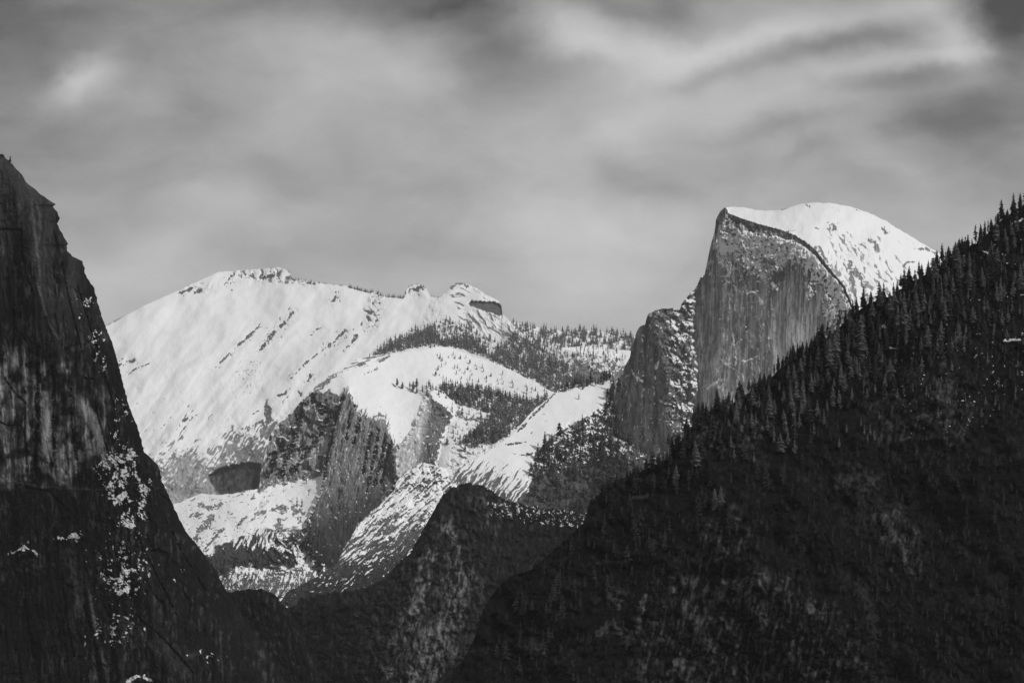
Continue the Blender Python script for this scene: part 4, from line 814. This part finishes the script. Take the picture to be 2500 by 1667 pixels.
def mass(name, items, geos, mat, label, category='forest'):
    """many uncountable trees as one object; items: (layer, u, v, height px)"""
    VS = []; FS = []; LT = []; off = 0
    for (l, u, v, hpx) in items:
        p = l.pos([u], [v])[0]; h = hpx * K * p[1]; gv, gf = geos[RG.randrange(len(geos))]
        a = RG.random() * 6.28; w = h * RG.uniform(.85, 1.3); c, s = math.cos(a), math.sin(a)
        q = np.stack([(gv[:, 0] * c - gv[:, 1] * s) * w, (gv[:, 0] * s + gv[:, 1] * c) * w, gv[:, 2] * h], -1) + p - np.array([0, 0, .04 * h])
        VS.append(q); FS.append(np.array(gf) + off); off += len(gv)
    V = np.concatenate(VS); F = np.concatenate(FS)
    me = bpy.data.meshes.new(name); me.vertices.add(len(V)); me.vertices.foreach_set('co', V.reshape(-1).astype(np.float32))
    me.loops.add(F.size); me.loops.foreach_set('vertex_index', F.reshape(-1).astype(np.int32))
    me.polygons.add(len(F)); me.polygons.foreach_set('loop_start', (np.arange(len(F)) * 3).astype(np.int32)); me.update(calc_edges=True)
    me.materials.append(mat); o = bpy.data.objects.new(name, me); COL.objects.link(o)
    o['kind'] = 'stuff'; o['label'] = label; o['category'] = category
    return o
def scatter(n, poly, seed, dmin, dens=None):
    """dart throwing inside a polygon of photo points"""
    rg = np.random.RandomState(seed); xs = [p[0] for p in poly]; ys = [p[1] for p in poly]; out = []
    k = 0
    while len(out) < n and k < 60:
        k += 1
        u = rg.uniform(min(xs), max(xs), 400); v = rg.uniform(min(ys), max(ys), 400)
        ok = insd(poly, u, v) > 0
        if dens is not None: ok &= rg.rand(400) < dens(u, v)
        for a, b in zip(u[ok], v[ok]):
            if all((a - c) ** 2 + ((b - d) * 1.3) ** 2 > dmin * dmin for c, d in out):
                out.append((a, b))
                if len(out) >= n: break
    return out

# --- right ridge: crest row, then the trees standing on the slope below
rr = LAY['rr']; u = 1446.0; n1 = 0
while u < 2512:
    h = RG.choice([RG.uniform(18, 34), RG.uniform(30, 44), RG.uniform(38, 58)]) * (1 if u > 1700 else .8)
    wh = 'against the sky' if u > 2280 else 'before the snowy back of the dome' if u > 2070 else 'before the rock face of the dome' if u > 1700 else 'before the foot of the dome shoulder'
    near_tree(rr, u, rr.top(u) + RG.uniform(2, 9), h, 'dark conifer on the crest of the right ridge ' + wh, 'crest conifers ' + wh)
    u += RG.uniform(4.5, 11) if RG.random() < .8 else RG.uniform(11, 18); n1 += 1
slope = [(1760, 1010), (1900, 930), (2026, 840), (2118, 765), (2206, 725), (2320, 655), (2400, 610), (2505, 545), (2505, 760), (2380, 800), (2300, 860), (2200, 930), (2100, 1000), (1980, 1040), (1850, 1050), (1760, 1040)]
def dens(u, v):
    w = v - rr.top(u); return np.clip(1.1 - w / 230, .12, 1) * np.where(u > 2330, .6, 1)
pts = scatter(300 - n1 - 8, slope, 5, 13, dens)
pts.sort(key=lambda p: p[1])
for (a, b) in pts:
    pl = RG.random() < .75; wh = 'far up at the frame edge' if a > 2330 else 'below the snowy back of the dome' if a > 2090 else 'below the rock face of the dome'
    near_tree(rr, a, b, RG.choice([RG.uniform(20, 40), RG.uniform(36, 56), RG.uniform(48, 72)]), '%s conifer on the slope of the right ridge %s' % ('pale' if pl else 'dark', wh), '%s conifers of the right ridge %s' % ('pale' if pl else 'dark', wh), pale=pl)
for (a, b) in [(1650, 1180), (1745, 1240), (1760, 1230), (1890, 1080), (1905, 1095), (1965, 1000), (2060, 960), (1700, 1130)]:
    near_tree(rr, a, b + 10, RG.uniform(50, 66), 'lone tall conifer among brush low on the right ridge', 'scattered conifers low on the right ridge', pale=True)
fill = scatter(1100, [(1445, 1250), (1560, 1150), (1700, 1020), (1900, 930), (2118, 780), (2320, 670), (2510, 560), (2510, 1667), (1200, 1667), (1230, 1440), (1400, 1320)], 6, 10)
rngf = random.Random(8)
mass('ridge_forest', [(rr, a, b, rngf.uniform(10, 44) * (1.0 if b - rr.top(a) < 250 else .62)) for a, b in fill], [(np.array(g[0]), g[1]) for g in [crown_geo(400 + i, 1.0, [.2, .3, .16, .36][i], 9, 6, base=.03, shape=[.7, .5, .8, .45][i]) for i in range(4)]], M_NEEDLE, 'dark brush and small conifers covering the shaded right ridge', 'forest')
fill2 = scatter(150, [(1700, 1030), (1900, 940), (2118, 790), (2320, 680), (2510, 570), (2510, 1000), (1700, 1160)], 26, 13)
mass('sunlit_brush', [(rr, a, b, rngf.uniform(22, 42) * (1.0 if b - rr.top(a) < 260 else .7)) for a, b in fill2], [(np.array(g[0]), g[1]) for g in [crown_geo(420 + i, 1.0, [.2, .26, .18][i], 10, 7, base=.03, shape=.7) for i in range(3)]], M_PALE, 'brush and saplings on the right ridge, coloured paler as if sunlit', 'forest')  # low growth in the lightened needle colour, painted as if in sun

# --- cliff top on the left
ec = LAY['ec']
def ec_tree(u, v, h, label):
    near_tree(ec, u, v, h, label, None, 'cliff_tree')
ec_tree(25, 401, 22, 'small dark pine standing alone on the edge of the left cliff top')
ec_tree(4, 384, 11, 'low bushy tree at the far left end of the left cliff top')
# --- trees of the slab wood
sb = LAY['slab']; u = 1372.0; nf = 0
while u < 1540:
    far_tree(sb, u, sb.top(u) + RG.uniform(0, 12), RG.uniform(18, 38) * (1 if u > 1430 else .7), 'dark pine in the row above the top of the snow slab', 'pines above the snow slab'); u += RG.uniform(3, 7); nf += 1
g1 = 'pines on the right side of the snow slab'
wfill = scatter(170, [(1304, 1135), (1335, 1080), (1385, 1070), (1450, 1040), (1484, 1000), (1492, 950), (1505, 1000), (1530, 1100), (1570, 1160), (1440, 1260), (1300, 1230), (1296, 1160)], 29, 6)
for (a, b) in scatter(75, [(1304, 1135), (1335, 1080), (1385, 1070), (1450, 1040), (1478, 1000), (1490, 950), (1525, 940), (1510, 1100), (1560, 1160), (1480, 1230), (1330, 1160)], 9, 9):
    far_tree(sb, a, b, RG.choice([RG.uniform(18, 34), RG.uniform(30, 56)]), 'dark pine in the wood right of the smooth snow slab', g1); nf += 1
far_tree(sb, 1413, 976, 18, 'single small pine alone in the middle of the smooth snow slab', None)
far_tree(sb, 1423, 951, 15, 'single small pine at the upper rim of the smooth snow slab', None)
# --- tree line behind the plateau and the wood in the saddle
mass('slab_forest', [(sb, a, b, RG.uniform(12, 40)) for a, b in wfill], low_geo, M_PINE, 'dark underwood right of the smooth snow slab', 'forest')
bu = LAY['but']; items = []; items2 = []
for (a, b) in scatter(60, [(936, 946), (965, 940), (1045, 942), (1110, 940), (1200, 958), (1260, 975), (1240, 1000), (1130, 985), (1045, 966), (1000, 955), (940, 952)], 10, 4.5):
    far_tree(bu, a, b + 4, RG.uniform(13, 26), 'small dark pine in the tree line behind the snowy plateau', 'pines behind the snowy plateau', frost=.3); nf += 1
wood = scatter(560, [(1060, 950), (1110, 945), (1200, 958), (1300, 985), (1345, 965), (1310, 1010), (1260, 1050), (1215, 1082), (1160, 1095), (1120, 1090), (1180, 1040), (1200, 1010), (1120, 990)], 11, 3.4)
wood.sort(key=lambda p: -p[1])
for k, (a, b) in enumerate(wood):
    if k < 70: far_tree(bu, a, b, RG.uniform(17, 30), 'dark pine of the dense wood in the saddle left of the snow slab', 'pines of the wood in the saddle', frost=.6); nf += 1
    else: items2.append((bu, a, b, RG.uniform(12, 26)))
for (a, b) in scatter(50, [(1062, 862), (1120, 868), (1200, 905), (1290, 940), (1320, 965), (1200, 950), (1060, 925), (1075, 890)], 12, 8):
    far_tree(bu, a, b, RG.uniform(7, 17), 'tiny pine scattered on the open snow hill', 'scattered pines on the snow hill', frost=.4); nf += 1
for (a, b, h) in [(737, 1248 - 12, 22), (552, 1206, 8), (620, 1212, 12), (693, 1200, 10), (748, 1180, 16), (626, 1243, 8), (652, 1225, 9), (656, 1226, 7), (725, 1236, 26), (1121, 1044, 9), (1143, 1048, 9)]:
    items.append((bu, a, b, h))
cr = LAY['cr']
for (a, b) in scatter(90, [(1030, 945), (1110, 935), (1215, 950), (1340, 950), (1330, 1020), (1240, 1085), (1150, 1110), (1090, 1085), (1090, 1000)], 31, 9): items2.append((bu, a, b, RG.uniform(8, 22)))
for (a, b) in scatter(110, [(890, 880), (950, 830), (1080, 780), (1160, 800), (1180, 850), (1080, 846), (990, 856)], 32, 9): items2.append((cr, a, b, RG.uniform(7, 18)))
for (a, b) in scatter(260, [(912, 868), (950, 845), (1010, 820), (1060, 800), (1075, 835), (1150, 830), (1200, 870), (1240, 895), (1120, 850), (1060, 842), (1000, 852), (950, 862)], 13, 4.2): items2.append((cr, a, b, RG.uniform(12, 26)))
for (a, b) in scatter(60, [(1060, 800), (1100, 785), (1160, 800), (1210, 835), (1240, 870), (1100, 835)], 14, 6): items2.append((cr, a, b, RG.uniform(9, 18)))
for (a, b) in scatter(420, [(1215, 850), (1262, 815), (1290, 835), (1400, 900), (1440, 945), (1370, 960), (1290, 925), (1200, 888)], 15, 4.2): items2.append((cr, a, b, RG.uniform(11, 24)))
for (a, b) in scatter(150, [(1262, 815), (1380, 830), (1470, 840), (1530, 870), (1500, 930), (1400, 890), (1300, 850)], 16, 5): items2.append((cr, a, b, RG.uniform(9, 16)))
for (a, b) in scatter(60, [(850, 712), (900, 720), (935, 724), (990, 730), (990, 722), (940, 716), (900, 708), (850, 700)], 17, 2.5): items2.append((cr, a, cr.top(a) + 2, RG.uniform(5, 12)))
for k in range(70): a = RG.uniform(700, 1075); items2.append((cr, a, cr.top(a) + 1, RG.uniform(3, 7)))
for k in range(24): a = RG.uniform(262, 300); items2.append((cr, a, cr.top(a) + 1, RG.uniform(3, 6)))
for (a, b) in scatter(60, [(585, 880), (640, 880), (640, 960), (560, 960)], 18, 5): items2.append((cr, a, b, RG.uniform(2, 6)))
fr = LAY['far']
for k in range(420):
    a = RG.uniform(1225, 1600); items2.append((fr, a, fr.top(a) + RG.uniform(0, 40), RG.uniform(9, 20)))
mass('snowy_forest', items2, low_geo, M_FROST, 'frosted grey pine woods below the bald summit knob', 'forest')
dd = LAY['dd']
mass('distant_forest', items, low_geo, M_PINE, 'grey conifer woods on the distant snow slopes', 'forest')
fill = scatter(200, [(1180, 1215), (1430, 1240), (1420, 1300), (1200, 1400), (1000, 1380)], 19, 8); 
for k in range(150): a = RG.uniform(900, 1240); fill.append((a, dd.top(a) + RG.uniform(0, 14)))
mass('gully_forest', [(dd, a, b, RG.uniform(6, 20) * (.6 if b - dd.top(a) < 16 else 1)) for a, b in fill], low_geo, M_PINE, 'dark brush and small trees right of the rock dome', 'forest')
# ------------------------------------------------------------------ air and an unseen cloud bank, added to shade the near slopes
def add_shade_clouds():
    nx, ny = 150, 150
    xs = np.linspace(1300, 6200, nx); ys = np.linspace(-2600, 4300, ny); X, Y = np.meshgrid(xs, ys)
    ex = np.clip(np.minimum((X - xs[0]), (xs[-1] - X)) / 500, 0, 1); ey = np.clip(np.minimum((Y - ys[0]), (ys[-1] - Y)) / 500, 0, 1)
    e = np.sqrt(np.clip(ex * ey, 0, 1))
    top = 2950 + e * (320 + 220 * fbm(X / 500, Y / 500, 5, 300, .55)); bot = 2950 - e * (180 + 120 * fbm(X / 400, Y / 400, 5, 301, .55))
    P = np.concatenate([np.stack([X, Y, top], -1), np.stack([X, Y, bot], -1)[::-1]], 0)
    m = bpy.data.materials.new('shade_cloud_vapour'); m.use_nodes = True; nt = m.node_tree; N = nt.nodes; L = nt.links; N.clear()
    out = N.new('ShaderNodeOutputMaterial'); mix = N.new('ShaderNodeMixShader'); tr = N.new('ShaderNodeBsdfTransparent'); m2 = N.new('ShaderNodeMixShader'); df = N.new('ShaderNodeBsdfDiffuse'); tl = N.new('ShaderNodeBsdfTranslucent')
    df.inputs[0].default_value = (.8, .8, .8, 1); tl.inputs[0].default_value = (.8, .8, .8, 1)
    tc = N.new('ShaderNodeTexCoord'); n = N.new('ShaderNodeTexNoise'); n.inputs['Scale'].default_value = .0022; n.inputs['Detail'].default_value = 4
    L.new(tc.outputs['Object'], n.inputs['Vector']); r = N.new('ShaderNodeMapRange'); r.inputs['From Min'].default_value = .35; r.inputs['From Max'].default_value = .68; r.inputs['To Min'].default_value = .48; r.inputs['To Max'].default_value = .12
    L.new(n.outputs['Fac'], r.inputs['Value']); L.new(r.outputs[0], mix.inputs[0]); L.new(tr.outputs[0], mix.inputs[1]); L.new(m2.outputs[0], mix.inputs[2])
    m2.inputs[0].default_value = .5; L.new(df.outputs[0], m2.inputs[1]); L.new(tl.outputs[0], m2.inputs[2]); L.new(mix.outputs[0], out.inputs[0])
    o = grid_obj('shade_clouds', P, {}, m); o['kind'] = 'structure'
add_shade_clouds()

def haze():
    x0, x1, y0, y1, z0, z1 = -16500, 16500, -8500, 26500, -620, 2150
    vs = [(x, y, z) for z in (z0, z1) for y in (y0, y1) for x in (x0, x1)]
    fs = [(0, 2, 3, 1), (4, 5, 7, 6), (0, 1, 5, 4), (2, 6, 7, 3), (0, 4, 6, 2), (1, 3, 7, 5)]
    me = bpy.data.meshes.new('haze'); me.from_pydata(vs, [], fs); me.update()
    m = bpy.data.materials.new('haze'); m.use_nodes = True; nt = m.node_tree; nt.nodes.clear()
    out = nt.nodes.new('ShaderNodeOutputMaterial'); pv = nt.nodes.new('ShaderNodeVolumePrincipled')
    pv.inputs['Color'].default_value = (.95, .95, .95, 1); pv.inputs['Density'].default_value = 0.85e-5; pv.inputs['Anisotropy'].default_value = 0.0
    nt.links.new(pv.outputs[0], out.inputs['Volume'])
    me.materials.append(m); o = bpy.data.objects.new('haze', me); COL.objects.link(o); o['kind'] = 'stuff'; o['label'] = 'thin grey winter haze over the valley'; o['category'] = 'haze'
haze()
